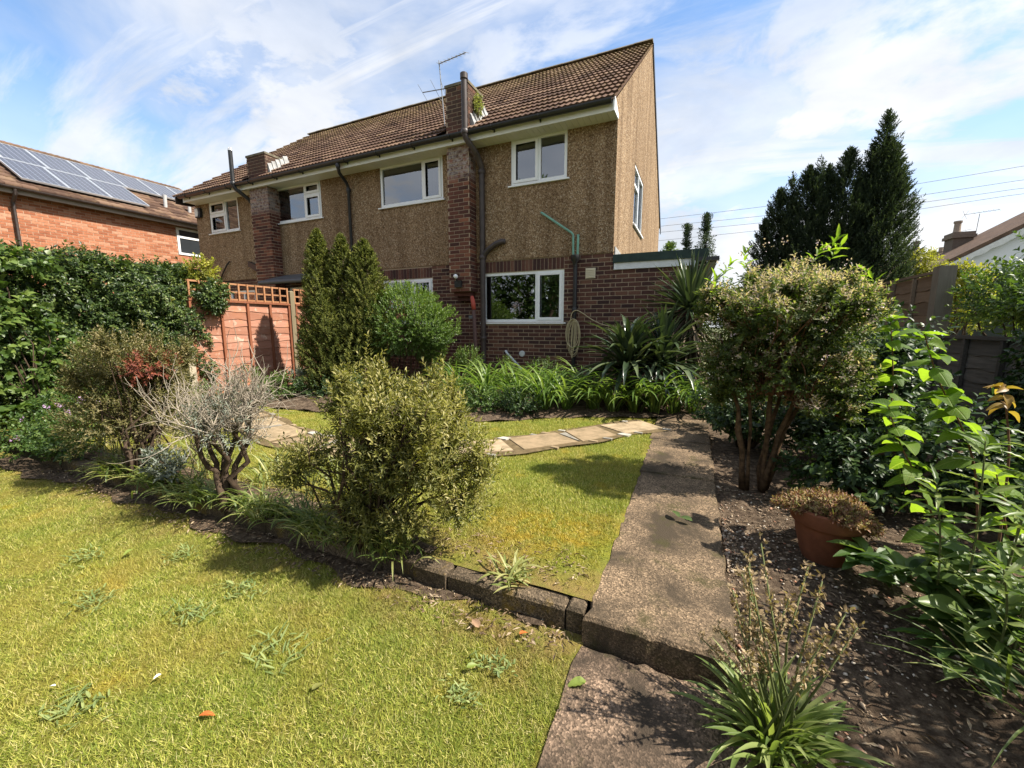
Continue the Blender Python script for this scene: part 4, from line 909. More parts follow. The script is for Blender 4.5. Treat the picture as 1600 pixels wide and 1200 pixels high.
# ------------------------------------------------------------------ fences, aerials, wires, small things
FX = -7.5
def lap_fence(name, y0, y1, ztop, label, trellis, battens, mat_b, mat_t, xf=FX, sign=1, zbot=0.05, n=12):
    """panel in the plane x = xf, boards lapped downwards, face towards sign*X"""
    f = thing(name, (xf, (y0 + y1) / 2, 0), label, 'fence')
    h = (ztop - zbot) / n
    for i in range(n):
        z = zbot + i * h; m = MB(); k = 14; V = []; F = []
        for j in range(k + 1):
            y = y0 + .02 + (y1 - y0 - .04) * j / k; wz = .010 * math.sin(j * 1.7 + i * 2.3) + random.gauss(0, .004)
            V += [(xf + sign * .020, y, z - .022 + wz), (xf + sign * .008, y, z + h * .98), (xf + sign * .006, y, z - .022 + wz)]
        for j in range(k): F += [(3 * j, 3 * j + 3, 3 * j + 4, 3 * j + 1), (3 * j + 2, 3 * j + 5, 3 * j + 3, 3 * j)]
        m.add(V, F); m.build('board', mat_b, f)
    for y in battens:
        m = MB(); m.box(xf + sign * .021, y - .02, zbot - .02, xf + sign * .055, y + .02, ztop); m.build('batten', mat_t, f)
    for y in (y0 + .02, y1 - .02):
        m = MB(); m.box(xf - .02, y - .019, zbot - .02, xf + sign * .050, y + .019, ztop); m.build('edge_batten', mat_t, f)
    m = MB(); m.box(xf - .03, y0, ztop + .001, xf + sign * .06, y1, ztop + .035); m.build('capping_rail', mat_t, f)
    return f
fA = lap_fence('lap_fence', 3.88, 5.68, 1.66, 'sunlit orange-stained lap fence panel next to the hedge', True, [4.37, 4.83, 5.26], M_lap, mk_wood('stained_batten', (.20, .07, .035), (.30, .115, .06), (60, 60, 4)))
fB = lap_fence('lap_fence', 5.80, 7.60, 1.66, 'orange-stained fence panel half hidden behind the columnar conifers', True, [6.3, 6.7, 7.15], M_lap, bpy.data.materials['stained_batten'])
for nm, y0, y1, lb in (('trellis', 3.9, 5.68, 'square-holed brown trellis on top of the fence panel by the hedge'), ('trellis', 5.8, 7.45, 'short stretch of trellis on the fence just left of the conifers')):
    t = thing(nm, (FX, (y0 + y1) / 2, 1.70), lb, 'trellis', 'trellises along the fence')
    n = 11
    for i in range(n + 1):
        y = y0 + .02 + (y1 - y0 - .04) * i / n; m = MB(); m.box(FX + .003, y - .014, 1.698, FX + .022, y + .014, 2.0); m.build('lath', M_trel, t)
    for z in (1.715, 1.845, 1.985): m = MB(); m.box(FX - .018, y0, z - .014, FX + .002, y1, z + .014); m.build('lath', M_trel, t)
for y, zt in ((5.74, 1.93),):
    p = thing('fence_post', (FX, y, 0), 'weathered green-brown wooden post between the two orange fence panels', 'post'); m = MB(); m.box(FX - .04, y - .045, -.1, FX + .055, y + .045, zt); m.prism([(FX - .04, y - .045, zt), (FX + .055, y - .045, zt), (FX + .055, y + .045, zt), (FX - .04, y + .045, zt)], [(FX - .02, y - .025, zt + .02), (FX + .035, y - .025, zt + .02), (FX + .035, y + .025, zt + .02), (FX - .02, y + .025, zt + .02)]); m.build('shaft', M_post, p)
p = thing('fence_post', (FX, 3.83, 0), 'pale concrete fence post beside the end of the hedge', 'post'); m = MB(); m.box(FX - .04, 3.78, -.1, FX + .06, 3.875, 1.42); m.build('shaft', plain('pale_concrete', (.42, .36, .27), .9, .1, .2, 9, bump=.4), p)
# right-hand boundary
RX = 2.6
fC = lap_fence('lap_fence', 6.45, 8.25, 1.86, 'tall weathered grey-brown fence panel beside the dark conifer', False, [7.0, 7.6], mk_wood('old_brown_boards', (.14, .10, .065), (.24, .175, .12), (30, 2.5, 40)), mk_wood('old_brown_batten', (.17, .13, .09), (.27, .21, .15)), RX, -1)
fD = lap_fence('lap_fence', 4.60, 6.28, 1.12, 'low grey weathered fence panel below the overhanging green shrub', False, [5.72, 5.15], M_grey, mk_wood('grey_batten', (.06, .055, .048), (.12, .11, .095)), RX, -1, n=8)
fE = lap_fence('lap_fence', 2.75, 4.5, 1.12, 'nearer low grey fence panel at the right edge of the garden', False, [3.3, 3.9], M_grey, bpy.data.materials['grey_batten'], RX, -1, n=8)
fF = lap_fence('lap_fence', 0.9, 2.65, 1.12, 'nearest low grey fence panel, outside the right edge of the view', False, [1.5, 2.1], M_grey, bpy.data.materials['grey_batten'], RX, -1, n=8)
p = thing('fence_post', (RX, 6.37, 0), 'thick square weathered post at the end of the tall grey-brown fence panel', 'post'); m = MB(); m.box(RX - .09, 6.30, -.1, RX + .06, 6.44, 1.93); m.build('shaft', mk_wood('grey_post', (.17, .15, .12), (.30, .265, .21), (50, 50, 3)), p)
# aerials
def yagi(name, base, top, booms, label, dish=False):
    t = thing(name, base, label, 'aerial'); m = MB(); m.tube([base, top], .011, 6); m.build('mast', M_alu2, t)
    for a, b, els in booms:
        m = MB(); m.tube([a, b], .010, 6); bo = m.build('boom', M_alu2, t)
        A, B = np.array(a), np.array(b)
        for f, dv in els: c = A + (B - A) * f; d = np.array(dv); q = MB(); q.tube([c - d, c + d], .005, 4); q.build('element', M_alu2, bo)
    return t
M_alu2 = plain('aged_aluminium', (.20, .21, .22), .5, .5, .2, 6, metal=.5)
yagi('tv_aerial', (-5.0, 7.72, 5.30), (-5.12, 7.72, 6.66), [((-5.13, 7.72, 6.60), (-4.44, 7.66, 6.61), [(f, (.012, .10, .04)) for f in np.linspace(.05, 1, 8)]), ((-5.57, 7.75, 6.17), (-4.85, 7.68, 6.07), [(0.0, (-.13, .02, .20)), (.5, (-.14, 0.02, .24)), (.78, (.07, 0, -.20))])], 'television aerial on a mast beside the tall brick chimney')
yagi('tv_aerial', (10.9, 24.9, 4.6), (10.95, 24.9, 6.05), [((10.45, 24.9, 6.06), (11.5, 24.8, 6.14), [(f, (.02, .12, .06)) for f in np.linspace(.3, 1, 6)] + [(0.02, (-.08, 0, .18)), (.04, (.1, 0, .16))])], 'television aerial on the white house right of its chimney')
yagi('tv_aerial', (17.3, 41.5, 6.3), (17.35, 41.5, 8.1), [((17.3, 41.5, 8.1), (17.9, 41.3, 8.2), [(.5, (.0, .1, .1))])], 'thin distant aerial left of the white house chimney')
yagi('tv_aerial', (13.6, 41.0, 4.6), (13.65, 41, 7.0), [((13.6, 41, 7.0), (14.3, 41, 7.1), [(.5, (.0, .1, .1))])], 'faint distant aerial between the big conifer and the far chimney')
# overhead wires
for i, (za, zb, dy, wd_) in enumerate(((10.80, 11.80, 0, 'topmost'), (10.25, 11.0, .4, 'second from the top'), (9.8, 10.55, .8, 'third from the top'), (9.15, 10.25, 1.2, 'lowest'))):
    pts = []
    for k in range(25):
        u = k / 24; xx = -14 + 50 * u; s_ = (xx + 3.2) / 22.6; pts.append((xx, 40 + dy, za + (zb - za) * s_ - .25 * math.sin(max(0, min(1, s_)) * math.pi)))
    m = MB(); m.tube(pts, .014, 5); o = m.build('overhead_wire', plain('cable', (.10, .10, .11), .6, .3)); props(o, 'thin overhead wire crossing the sky at right, %s of the four' % wd_, 'wire', 'overhead wires'); own_origin(o)
# lamp and meter box on the chimney breast
lp = thing('wall_lamp', (-4.42, 7.205, 2.10), 'black outdoor lamp with white bulb on the brick chimney breast', 'lamp')
m = MB(); m.box(-4.50, 7.155, 2.03, -4.34, 7.205, 2.16); m.build('box', M_black, lp)
m = MB(); m.tube([(-4.47, 7.17, 2.24), (-4.44, 7.10, 2.24), (-4.42, 7.08, 2.235)], [.03, .045, .05], 12); m.build('shade', M_black, lp, smooth=True)
m = MB(); m.tube([(-4.42, 7.08, 2.235), (-4.40, 7.05, 2.23), (-4.385, 7.03, 2.225), (-4.38, 7.022, 2.223)], [.044, .046, .035, .012], 12); m.build('bulb', plain('opal_glass', (.85, .85, .85), .3, .5, .02), lp, smooth=True)
m = MB(); m.tube([(-4.47, 7.20, 2.15), (-4.47, 7.17, 2.24)], .016, 8); m.build('arm', M_black, lp)
# red-topped post
po = thing('garden_post', (-4.05, 7.2, 0), 'weathered post with a rounded red cap leaning by the brown soil pipe', 'post')
m = MB(); m.tube([(-4.00, 7.17, 0.0), (-4.04, 7.19, .7), (-4.09, 7.21, 1.60)], [.045, .042, .036], 8); m.build('shaft', mk_wood('red_flaking_wood', (.07, .05, .042), (.17, .09, .075), (50, 50, 4)), po, smooth=True)
m = MB(); m.tube([(-4.085, 7.21, 1.58), (-4.10, 7.213, 1.70), (-4.12, 7.215, 1.80), (-4.13, 7.216, 1.845), (-4.132, 7.216, 1.858)], [.045, .046, .042, .03, .008], 12); m.build('cap', plain('red_plastic', (.42, .075, .05), .55, .3, .2, 9), po, smooth=True)
m = MB(); m.box(-4.16, 7.13, 1.40, -4.10, 7.20, 1.46); m.build('bracket', M_alu2, po)
# garden hose: coil on the downpipe and a long loop to the right
M_hose = plain('beige_hose', (.40, .33, .19), .5, .4, .2, 12)
ho = thing('garden_hose', (-2.05, 7.36, 0.70), 'beige garden hose coiled on the black downpipe and looping right along the wall', 'hose')
m = MB(); pts = []
for k in range(170):
    a = k / 26 * 2 * math.pi; w = .075 + .045 * math.sin(k * .05) ; ph_ = .30 + .05 * math.sin(k * .071 + 1); top = 1.36
    pts.append((-2.05 + w * math.sin(a) + .02 * math.sin(k * .2), 7.355 - .0006 * k * .4 + .012 * math.cos(a), top - ph_ + ph_ * math.cos(a) + .02 * math.sin(k * .13)))
m.tube(pts, .0095, 6); m.build('coil', M_hose, ho, smooth=True)
m = MB(); q = np.array([(-2.11, 7.36, 1.25), (-2.11, 7.36, 1.45), (-2.05, 7.36, 1.54), (-1.95, 7.37, 1.53), (-1.72, 7.39, 1.36), (-1.48, 7.40, 1.255), (-1.2, 7.40, 1.235), (-1.0, 7.38, 1.28), (-.77, 7.36, 1.46), (-.68, 7.34, 1.49), (-.6, 7.32, 1.36), (-.56, 7.30, 1.1), (-.57, 7.28, .7)])
def smooth_path(q, n=60):
    q = np.asarray(q, float)
    for _ in range(3):
        r_ = [q[0]]
        for a, b in zip(q[:-1], q[1:]): r_ += [a * .75 + b * .25, a * .25 + b * .75]
        r_.append(q[-1]); q = np.array(r_)
    return q
m.tube(smooth_path(q), .0095, 6); m.build('loose_length', M_hose, ho, smooth=True)
m = MB(); m.tube([(-2.04, 7.37, 1.36), (-2.04, 7.35, 1.40), (-2.03, 7.34, 1.47)], [.02, .025, .018], 8); m.build('connector', M_black, ho)
# vase of pink flowers behind the kitchen window
vs_ = thing('flower_vase', (-3.30, 7.63, 1.30), 'pink flowers standing inside the ground-floor window', 'flowers')
m = MB(); m.lathe((-3.30, 7.63, 1.30), [(.05, 0), (.07, .08), (.06, .16), (.045, .2)], 16); m.build('vase', plain('glazed_vase', (.25, .26, .28), .3, .5), vs_, smooth=True)
P_, d_ = ell(260, (-3.30, 7.61, 1.62), (.17, .05, .15), (.3, 1))
link_world('petals', *leaves_geo(P_, d_, rdirs(len(P_)), .055, .05, 'oval')[:2], leafmat('pink_petals', [(0, (.75, .28, .45)), (.6, (.85, .45, .60)), (1, (.85, .70, .78))], .3), vs_, smooth=False)
stems('stems', plain('green_stem', (.10, .16, .05), .6, .3), vs_, (-3.30, 7.63, 1.42), P_[:24], .006, .003, .1, .01, 5, 4)

# terracotta pot
pt = thing('plant_pot', (.735, 2.63, -.03), 'wide terracotta pot standing on the gravel bed', 'pot')
M_terra = plain('terracotta', (.19, .072, .038), .85, .2, .25, 14, bump=.4)
m = MB(); m.lathe((.735, 2.63, -.05), [(.095, 0), (.115, .05), (.140, .15), (.152, .225), (.168, .228), (.176, .25), (.178, .305), (.168, .315), (.150, .31), (.148, .26), (.05, .255)], 40); m.build('body', M_terra, pt, smooth=True, auto=True)
m = MB(); m.lathe((.735, 2.63, .19), [(.146, 0), (.140, .045), (.07, .06)], 24); m.build('compost', M_soil, pt)
# shed roof edge behind the fence
sh = thing('shed', (7.5, 14.5, 0), 'dark felt-roofed shed just behind the yellow shrub at the far right', 'shed')
m = MB(); m.box(6.1, 13.2, -.3, 9.6, 16, 2.25); m.build('wall', mk_wood('dark_green_boards', (.04, .05, .045), (.075, .085, .075)), sh)
m = MB(); m.hexa([(5.95, 13.0, 2.22), (9.8, 13.0, 2.78), (9.8, 16.2, 2.78), (5.95, 16.2, 2.22), (5.95, 13.0, 2.42), (9.8, 13.0, 2.98), (9.8, 16.2, 2.98), (5.95, 16.2, 2.42)]); m.build('roof', plain('shed_felt', (.055, .052, .05), .9, .15, .3, 6, bump=.5), sh)
# ------------------------------------------------------------------ plants
G = lambda r, g, b: (r, g, b)
L_hebe = leafmat('hebe_leaf', [(0, (.065, .078, .022)), (.35, (.145, .15, .038)), (.7, (.25, .235, .062)), (.9, (.37, .33, .12)), (1, (.48, .42, .21))], .32, .45)
L_hebe2 = leafmat('brown_hebe_leaf', [(0, (.055, .06, .02)), (.4, (.13, .125, .04)), (.75, (.22, .185, .075)), (1, (.33, .27, .14))], .22, .5)
L_red = leafmat('red_brown_leaf', [(0, (.13, .035, .022)), (.6, (.23, .06, .035)), (1, (.34, .11, .06))], .2, .55)
L_hedge = leafmat('hedge_leaf', [(0, (.022, .042, .013)), (.5, (.055, .092, .024)), (.85, (.10, .145, .036)), (1, (.20, .24, .065))], .25, .40, .4)
L_brmb = leafmat('climber_leaf', [(0, (.045, .085, .02)), (.5, (.095, .155, .034)), (1, (.19, .25, .06))], .35, .42)
L_gold = leafmat('golden_leaf', [(0, (.14, .15, .02)), (.6, (.27, .27, .04)), (1, (.40, .37, .06))], .4, .5)
L_con = leafmat('conifer_leaf', [(0, (.05, .065, .018)), (.5, (.12, .14, .034)), (.85, (.20, .21, .055)), (1, (.29, .28, .08))], .22, .6, .2)
L_bush = leafmat('round_bush_leaf', [(0, (.045, .085, .018)), (.5, (.095, .16, .03)), (1, (.18, .25, .05))], .3, .4)
L_dark = leafmat('dark_conifer_leaf', [(0, (.026, .042, .026)), (.6, (.052, .076, .042)), (1, (.10, .13, .065))], .2, .6, .2)
L_pink = leafmat('pink_flowering_leaf', [(0, (.045, .07, .018)), (.35, (.10, .14, .032)), (.56, (.20, .235, .06)), (.66, (.40, .31, .24)), (1, (.60, .49, .45))], .42, .55)
L_green = leafmat('mid_green_leaf', [(0, (.035, .07, .018)), (.5, (.07, .125, .03)), (1, (.14, .20, .05))], .32, .4)
L_gloss = leafmat('glossy_dark_leaf', [(0, (.020, .042, .016)), (.6, (.042, .078, .026)), (1, (.10, .145, .045))], .3, .42, .35)
L_big = leafmat('broad_bright_leaf', [(0, (.10, .18, .03)), (.5, (.15, .25, .04)), (1, (.22, .33, .055))], .55, .55, .25, (1.7, 1.7, .5), veins=True)
L_yell = leafmat('young_copper_leaf', [(0, (.26, .15, .04)), (1, (.36, .25, .06))], .45, .45)
L_will = leafmat('lance_leaf', [(0, (.075, .125, .028)), (.5, (.13, .19, .045)), (1, (.23, .28, .085))], .4, .4)
L_lily = leafmat('daylily_leaf', [(0, (.06, .115, .025)), (.5, (.12, .19, .042)), (1, (.22, .29, .075))], .38, .38)
L_yuc = leafmat('spiky_leaf', [(0, (.028, .048, .024)), (.6, (.058, .085, .040)), (1, (.14, .17, .085))], .15, .3, .5)
L_dead = leafmat('dead_strap_leaf', [(0, (.07, .052, .036)), (.6, (.13, .10, .068)), (1, (.22, .17, .115))], .1, .8)
L_strap = leafmat('kerb_strap_leaf', [(0, (.075, .115, .03)), (.5, (.145, .19, .05)), (.85, (.25, .27, .085)), (1, (.38, .36, .16))], .4, .45)
L_pale = leafmat('pale_strap_leaf', [(0, (.16, .20, .055)), (.6, (.27, .29, .09)), (1, (.42, .40, .17))], .35, .42)
L_silver = leafmat('silver_leaf', [(0, (.12, .14, .11)), (.6, (.20, .225, .18)), (1, (.32, .34, .28))], .2, .7)
L_weed = leafmat('weed_leaf', [(0, (.12, .17, .05)), (.6, (.20, .25, .08)), (1, (.30, .34, .12))], .25, .5)
L_seed = leafmat('dry_seed_head', [(0, (.19, .13, .07)), (.6, (.31, .225, .125)), (1, (.44, .34, .21))], .25, .8)
L_sed = leafmat('sedum_leaf', [(0, (.17, .07, .045)), (.4, (.26, .135, .075)), (.75, (.34, .235, .11)), (1, (.26, .26, .075))], .2, .6)
L_purp = leafmat('mauve_petal', [(0, (.42, .25, .50)), (1, (.66, .46, .70))], .3, .6)
M_twig = plain('dead_twig', (.34, .29, .225), .9, .1, .45, 22, bump=.5); M_stemg = plain('stem_green', (.13, .15, .055), .7, .2, .3, 12); M_stemr = plain('stem_brown', (.16, .085, .05), .8, .2, .3, 14)
def foli(parent, geos, mat, name='foliage', kind='stuff'):
    Vv, Ff, rr = join_geo(geos); return link_world(name, Vv, Ff, mat, parent, rr, False, kind)
def up(d, k): d = d.copy(); d[:, 2] += k; return unit(d)
def shrub(name, base, label, cat, lobes, mat, nsh, slen, nl, L, Wd, upb=.6, shape='dia', bark=M_darkbark, nst=16, r0=.025, r1=.005, ang=(30, 70), shell=(.55, 1.0), group=None, zmin=-.85, wob=.05, lump=.18, rbase=None, droop=0.0):
    t = thing(name, base, label, cat, group); tot = sum(l[2] for l in lobes); gs = []; tips = []
    for c, r, wgt in lobes:
        n = int(nsh * wgt / tot); P, d = ell(n, c, r, shell, lump, zmin)
        rr = None
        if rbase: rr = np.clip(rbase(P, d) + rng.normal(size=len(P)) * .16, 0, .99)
        gs.append(shoots_geo(P, up(d, upb), slen * (0.7 + .6 * rng.random(len(P))), nl, L, Wd, ang, shape, rr, droop)); tips += list((P - d * slen * .7)[:max(2, int(nst * wgt / tot))])
    foli(t, gs, mat)
    if nst: stems('stems', bark, t, base, tips, r0, r1, .35, wob)
    return t
ORD = 'first second third fourth fifth sixth seventh eighth ninth tenth eleventh twelfth thirteenth fourteenth fifteenth sixteenth seventeenth eighteenth nineteenth twentieth'.split()
# --- central hebe on the kerb
_l = [((-1.52, 1.70, .72), (.33, .33, .30), 5), ((-1.24, 1.80, .66), (.26, .30, .28), 4), ((-1.84, 1.46, .60), (.13, .15, .13), 1.0), ((-1.95, 1.42, .50), (.12, .13, .14), .8), ((-1.40, 1.75, .45), (.34, .28, .18), 2.2), ((-1.20, 1.9, .48), (.22, .22, .18), 1.4)]
_l += [((-1.12, 1.78, .34), (.22, .22, .18), 1.5), ((-1.36, 1.62, .24), (.24, .18, .14), 1.4), ((-1.66, 1.62, .40), (.26, .22, .24), 3.0), ((-1.62, 1.58, .20), (.18, .14, .14), 1.0), ((-1.45, 1.66, .55), (.34, .28, .24), 3.0), ((-1.02, 1.82, .56), (.13, .14, .2), .8), ((-1.75, 1.62, .95), (.12, .12, .16), .8)]
for _k in range(20):
    a_ = random.random() * 6.28; r_ = random.uniform(.12, .46); _l.append(((-1.50 + r_ * math.cos(a_), 1.70 + r_ * .9 * math.sin(a_), .98 - r_ * .55 + random.uniform(-.08, .10)), (random.uniform(.06, .13),) * 2 + (random.uniform(.10, .22),), .5))
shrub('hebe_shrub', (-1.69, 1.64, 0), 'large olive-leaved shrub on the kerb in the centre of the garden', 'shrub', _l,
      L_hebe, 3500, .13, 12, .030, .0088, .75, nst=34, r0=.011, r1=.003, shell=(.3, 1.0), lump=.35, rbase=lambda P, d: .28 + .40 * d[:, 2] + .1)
# --- left hebe, partly red-brown
tL = shrub('hebe_shrub', (-4.14, 1.68, 0), 'brown-green rounded shrub with a reddish patch, left of the dead twiggy shrub', 'shrub',
      [((-4.38, 1.78, .92), (.42, .42, .30), 9)] + [((-4.38 + .36 * math.cos(k * 1.1), 1.8 + .36 * math.sin(k * 1.1), .98 + .14 * math.sin(k * 2.7)), (.11, .11, .17), .7) for k in range(9)] + [ ((-4.30, 2.0, .72), (.34, .34, .28), 5), ((-4.45, 1.6, .58), (.36, .34, .36), 5), ((-4.2, 1.85, .55), (.34, .34, .34), 4)], L_hebe2, 2800, .12, 12, .030, .009, .6, nst=22, r0=.012, r1=.003, shell=(.3, 1.0))
P, d = ell(190, (-4.16, 1.82, .93), (.27, .26, .17), (.5, 1.0)); foli(tL, [shoots_geo(P, up(d, .4), .11, 12, .030, .010)], L_red, 'reddish_foliage')
# --- dead twiggy shrub
dead = thing('dead_shrub', (-2.89, 1.63, 0), 'half-dead shrub of pale grey twigs on a gnarled dark trunk', 'shrub')
m = MB(); mt = MB(); nodes = []
for i in range(7):
    a = i * .9; tip = np.array([-2.89 + .17 * math.cos(a), 1.63 + .17 * math.sin(a), .56 + .1 * random.random()])
    p = branch_paths((-2.89, 1.63, -.02), [tip], .22, .025, 7)[0]; mt.tube(p, list(np.linspace(.024, .010, 7)), 7); nodes += [p[-1], p[-2], p[-3]]
mt.build('trunk', M_darkbark, dead, smooth=True)
def twig(p, d, ln, r, lev):
    k = 5; pts = [p]; dd = d.copy()
    for _ in range(k): dd = unit(dd + rng.normal(size=3) * .22 + np.array([0, 0, .10])); pts.append(pts[-1] + dd * ln / k)
    m.tube(pts, list(np.linspace(r, r * .45, k + 1)), 4 if lev else 5, caps=False)
    if lev < 2:
        for _ in range(3 if lev else 4): j = random.randint(1, k); twig(pts[j], unit(dd + rng.normal(size=3) * .55), ln * random.uniform(.5, .85), r * .55, lev + 1)
for nd in nodes:
    for _ in range(4):
        a = random.random() * 6.28; d0 = unit(np.array([math.cos(a) * .62, math.sin(a) * .62, random.uniform(.25, 1.2)])); twig(np.array(nd), d0, random.uniform(.16, .29), .0050, 0)
for k in range(14):
    a = random.uniform(-.4, 1.6); twig(np.array([-2.82, 1.67, .60]), unit(np.array([math.cos(a) * .5, math.sin(a) * .5, .85])), random.uniform(.32, .46), .0055, 1)
m.build('twigs', M_twig, dead, smooth=True)
P, d = ell(150, (-2.88, 1.62, .66), (.28, .28, .26), (.4, 1)); foli(dead, [shoots_geo(P, up(d, .6), .08, 8, .028, .007)], L_silver, 'sparse_leaves')
# --- silver plant
shrub('silver_plant', (-3.58, 1.58, 0), 'small silvery woolly-leaved plant at the foot of the dead shrub', 'plant', [((-3.62, 1.60, .22), (.15, .15, .16), 1)], L_silver, 80, .09, 9, .045, .014, .7, nst=6, r0=.008, r1=.003)
# --- strap-leaved clumps along the kerb
def strap_clump(name, base, n, L, Wd, mat, label, cat='plant', group=None, th=(.25, .9), kp=(.8, 1.9), azf=None, spread=.05, seg=6):
    t = thing(name, base, label, cat, group)
    az = U(0, 6.28, n) if azf is None else azf(n)
    B = np.array(base) + np.stack([rng.normal(size=n) * spread, rng.normal(size=n) * spread, np.zeros(n)], 1)
    foli(t, [ribbons_geo(B, az, U(L[0], L[1], n), U(Wd[0], Wd[1], n), U(th[0], th[1], n), U(kp[0], kp[1], n), seg)], mat, 'leaves'); return t
for i, x in enumerate(np.linspace(-4.6, -1.42, 20)):
    y = 1.64 + random.uniform(-.04, .08)
    strap_clump('strap_leaved_plant', (x + random.uniform(-.05, .05), y, .0), random.randint(36, 50), (.14, .28), (.009, .016), L_strap if i % 4 else L_pale, 'strap-leaved clump spilling over the kerb, %s from the left' % ORD[i], 'plant', 'strap-leaved clumps along the kerb', (.2, 1.0), (.9, 2.1), lambda n: rng.normal(-1.57, 1.3, n), .06)
for i, x in enumerate(np.linspace(-4.6, -2.1, 9)):
     strap_clump('strap_leaved_plant', (x, random.uniform(1.95, 2.4), .0), 24, (.15, .32), (.009, .016), L_pale, 'pale yellow-green strap clump behind the kerb shrubs, %s from the left' % ORD[i], 'plant', 'pale strap-leaved clumps behind the kerb', (.15, .8), (.7, 1.7), None, .06)
strap_clump('pale_tuft', (-.745, 1.675, .01), 30, (.10, .19), (.010, .016), L_pale, 'small pale tuft of strap leaves growing over the kerb near the path', 'plant', None, (.5, 1.2), (.5, 1.2), None, .035)
for i, (x, y) in enumerate(((-1.42, 1.66), (-1.58, 1.60), (-2.05, 1.62), (-2.5, 1.60))): strap_clump('grass_tuft', (x, y, .0), 46, (.14, .30), (.003, .006), L_pale if i < 2 else L_strap, 'tuft of fine grass on the kerb, %s from the right' % ORD[i], 'grass', 'fine grass tufts on the kerb', (.1, .8), (.4, 2.0), None, .04)
# thin flower stalks with seed heads in the kerb bed
def stalk_plant(base, n, H, label, group=None, mat=L_seed, spread=.10, leafn=0):
    t = thing('seed_stalk_plant', base, label, 'plant', group); m = MB(); gs = []
    for _ in range(n):
        b = np.array(base) + np.array([random.gauss(0, spread * .6), random.gauss(0, spread * .6), 0]); h = random.uniform(*H); tip = b + np.array([random.gauss(0, spread), random.gauss(0, spread), h])
        m.tube([b, b * .5 + tip * .5 + rng.normal(size=3) * .01, tip], [.0035, .003, .002], 5)
        k = 15; f = U(.66, 1.0, k); P = b + (tip - b) * f[:, None]; d = up(rdirs(k), .1); gs.append(leaves_geo(P + d * .014, d, rdirs(k), .017, .010, 'oval')); gs.append(leaves_geo(P, d, rdirs(k), .016, .002, 'dia'))
    m.build('stalks', M_stemg, t); foli(t, gs, mat, 'seed_heads')
    if leafn: B = np.array(base) + rng.normal(size=(leafn, 3)) * np.array([.05, .05, 0]); foli(t, [ribbons_geo(B, U(0, 6.28, leafn), U(.18, .34, leafn), U(.014, .022, leafn), U(.3, 1.0, leafn), U(.6, 1.5, leafn), 6)], L_strap, 'leaves')
    return t
stalk_plant((-5.0, 1.85, 0), 14, (.45, .62), 'thin brown seed stalks beside the mauve-flowered clump at the left', None, L_seed, .12)
stalk_plant((-3.3, 1.68, 0), 8, (.25, .4), 'thin seed stalks between the silvery plant and the dead shrub', None, L_seed, .10)
stalk_plant((-2.25, 1.72, 0), 9, (.28, .45), 'thin green stalks between the dead shrub and the olive-leaved shrub', None, L_strap, .09)
L_front = leafmat('front_strap_leaf', [(0, (.10, .15, .04)), (.5, (.19, .25, .07)), (1, (.36, .40, .16))], .4, .45)
# --- front clump with seed stalks, bottom right
fr = thing('bluebell_clump', (.30, 1.36, LOW), 'clump of strap leaves with tall dried seed stalks in the right foreground', 'plant')
vars_ = []
for i in range(8):
    g_ = ribbons_geo(np.zeros((1, 3)), np.zeros(1), np.array([1.0]), np.array([.068]), np.array([.15 + .11 * i]), np.array([.75 + .17 * (i % 4)]), 8); me = mesh_np('leaf', g_[0], g_[1], g_[2] * 0, True); me.materials.append(L_front); vars_.append(me)
for i in range(170):
    a = random.random() * 6.28; r_ = abs(random.gauss(0, .060)); s_ = random.uniform(.14, .29); piece('leaf', random.choice(vars_), fr, (.31 + r_ * math.cos(a), 1.38 + r_ * math.sin(a), LOW + .005), rot=(0, 0, a + random.gauss(0, .5)), scale=(s_, s_ * random.uniform(.8, 1.2), s_))
for i in range(21):
    b = np.array([.31 + random.gauss(0, .055), 1.40 + random.gauss(0, .06), LOW]); tip = np.array([.30 + random.gauss(0, .10), 1.42 + random.gauss(0, .08), random.uniform(.24, .56)]) if i > 2 else np.array([.08 + .05 * i, 1.36, .22 + .05 * i])
    m = MB(); mid = b * .5 + tip * .5 + rng.normal(size=3) * .012; m.tube([b, mid, tip], [.0042, .0036, .002], 6); st = m.build('flower_stalk', M_stemg, fr, smooth=True)
    k = 42; f = U(.56, 1.03, k); P = np.where(f[:, None] < .5, b, mid + (tip - mid) * ((f[:, None] - .5) * 2)); d = up(rdirs(k), .25); foli(st, [leaves_geo(P + d * .010, d, rdirs(k), U(.012, .022, k), U(.007, .012, k), 'oval'), leaves_geo(P + d * .012, up(rdirs(k), .1), rdirs(k), .014, .008, 'oval'), leaves_geo(P, d, rdirs(k), .013, .0022, 'dia')], L_seed, 'seed_pods')
# --- flowering shrub on the right, several thick stems
tR = thing('flowering_shrub', (.53, 3.58, -.03), 'tall multi-stemmed shrub with faded pink flowers beside the concrete path', 'shrub')
gs = []; tips = []
lob = [((.60, 3.56, 1.33), (.48, .44, .40), 1000), ((.30, 3.50, 1.20), (.28, .32, .42), 430), ((.92, 3.60, 1.22), (.25, .32, .42), 430), ((.62, 3.42, 1.0), (.34, .25, .30), 260), ((.25, 3.5, .88), (.20, .24, .26), 170), ((.98, 3.5, .86), (.20, .24, .28), 170), ((.70, 3.75, .80), (.36, .25, .26), 170)]
lob += [((.16, 3.45, .98), (.11, .13, .16), 55), ((.22, 3.6, .70), (.12, .14, .14), 50), ((1.08, 3.5, .95), (.10, .12, .18), 55), ((1.0, 3.45, .66), (.13, .13, .13), 50), ((.80, 3.35, .68), (.14, .12, .12), 45), ((.06, 3.5, 1.42), (.09, .1, .16), 45), ((1.14, 3.55, 1.40), (.09, .1, .18), 45)]
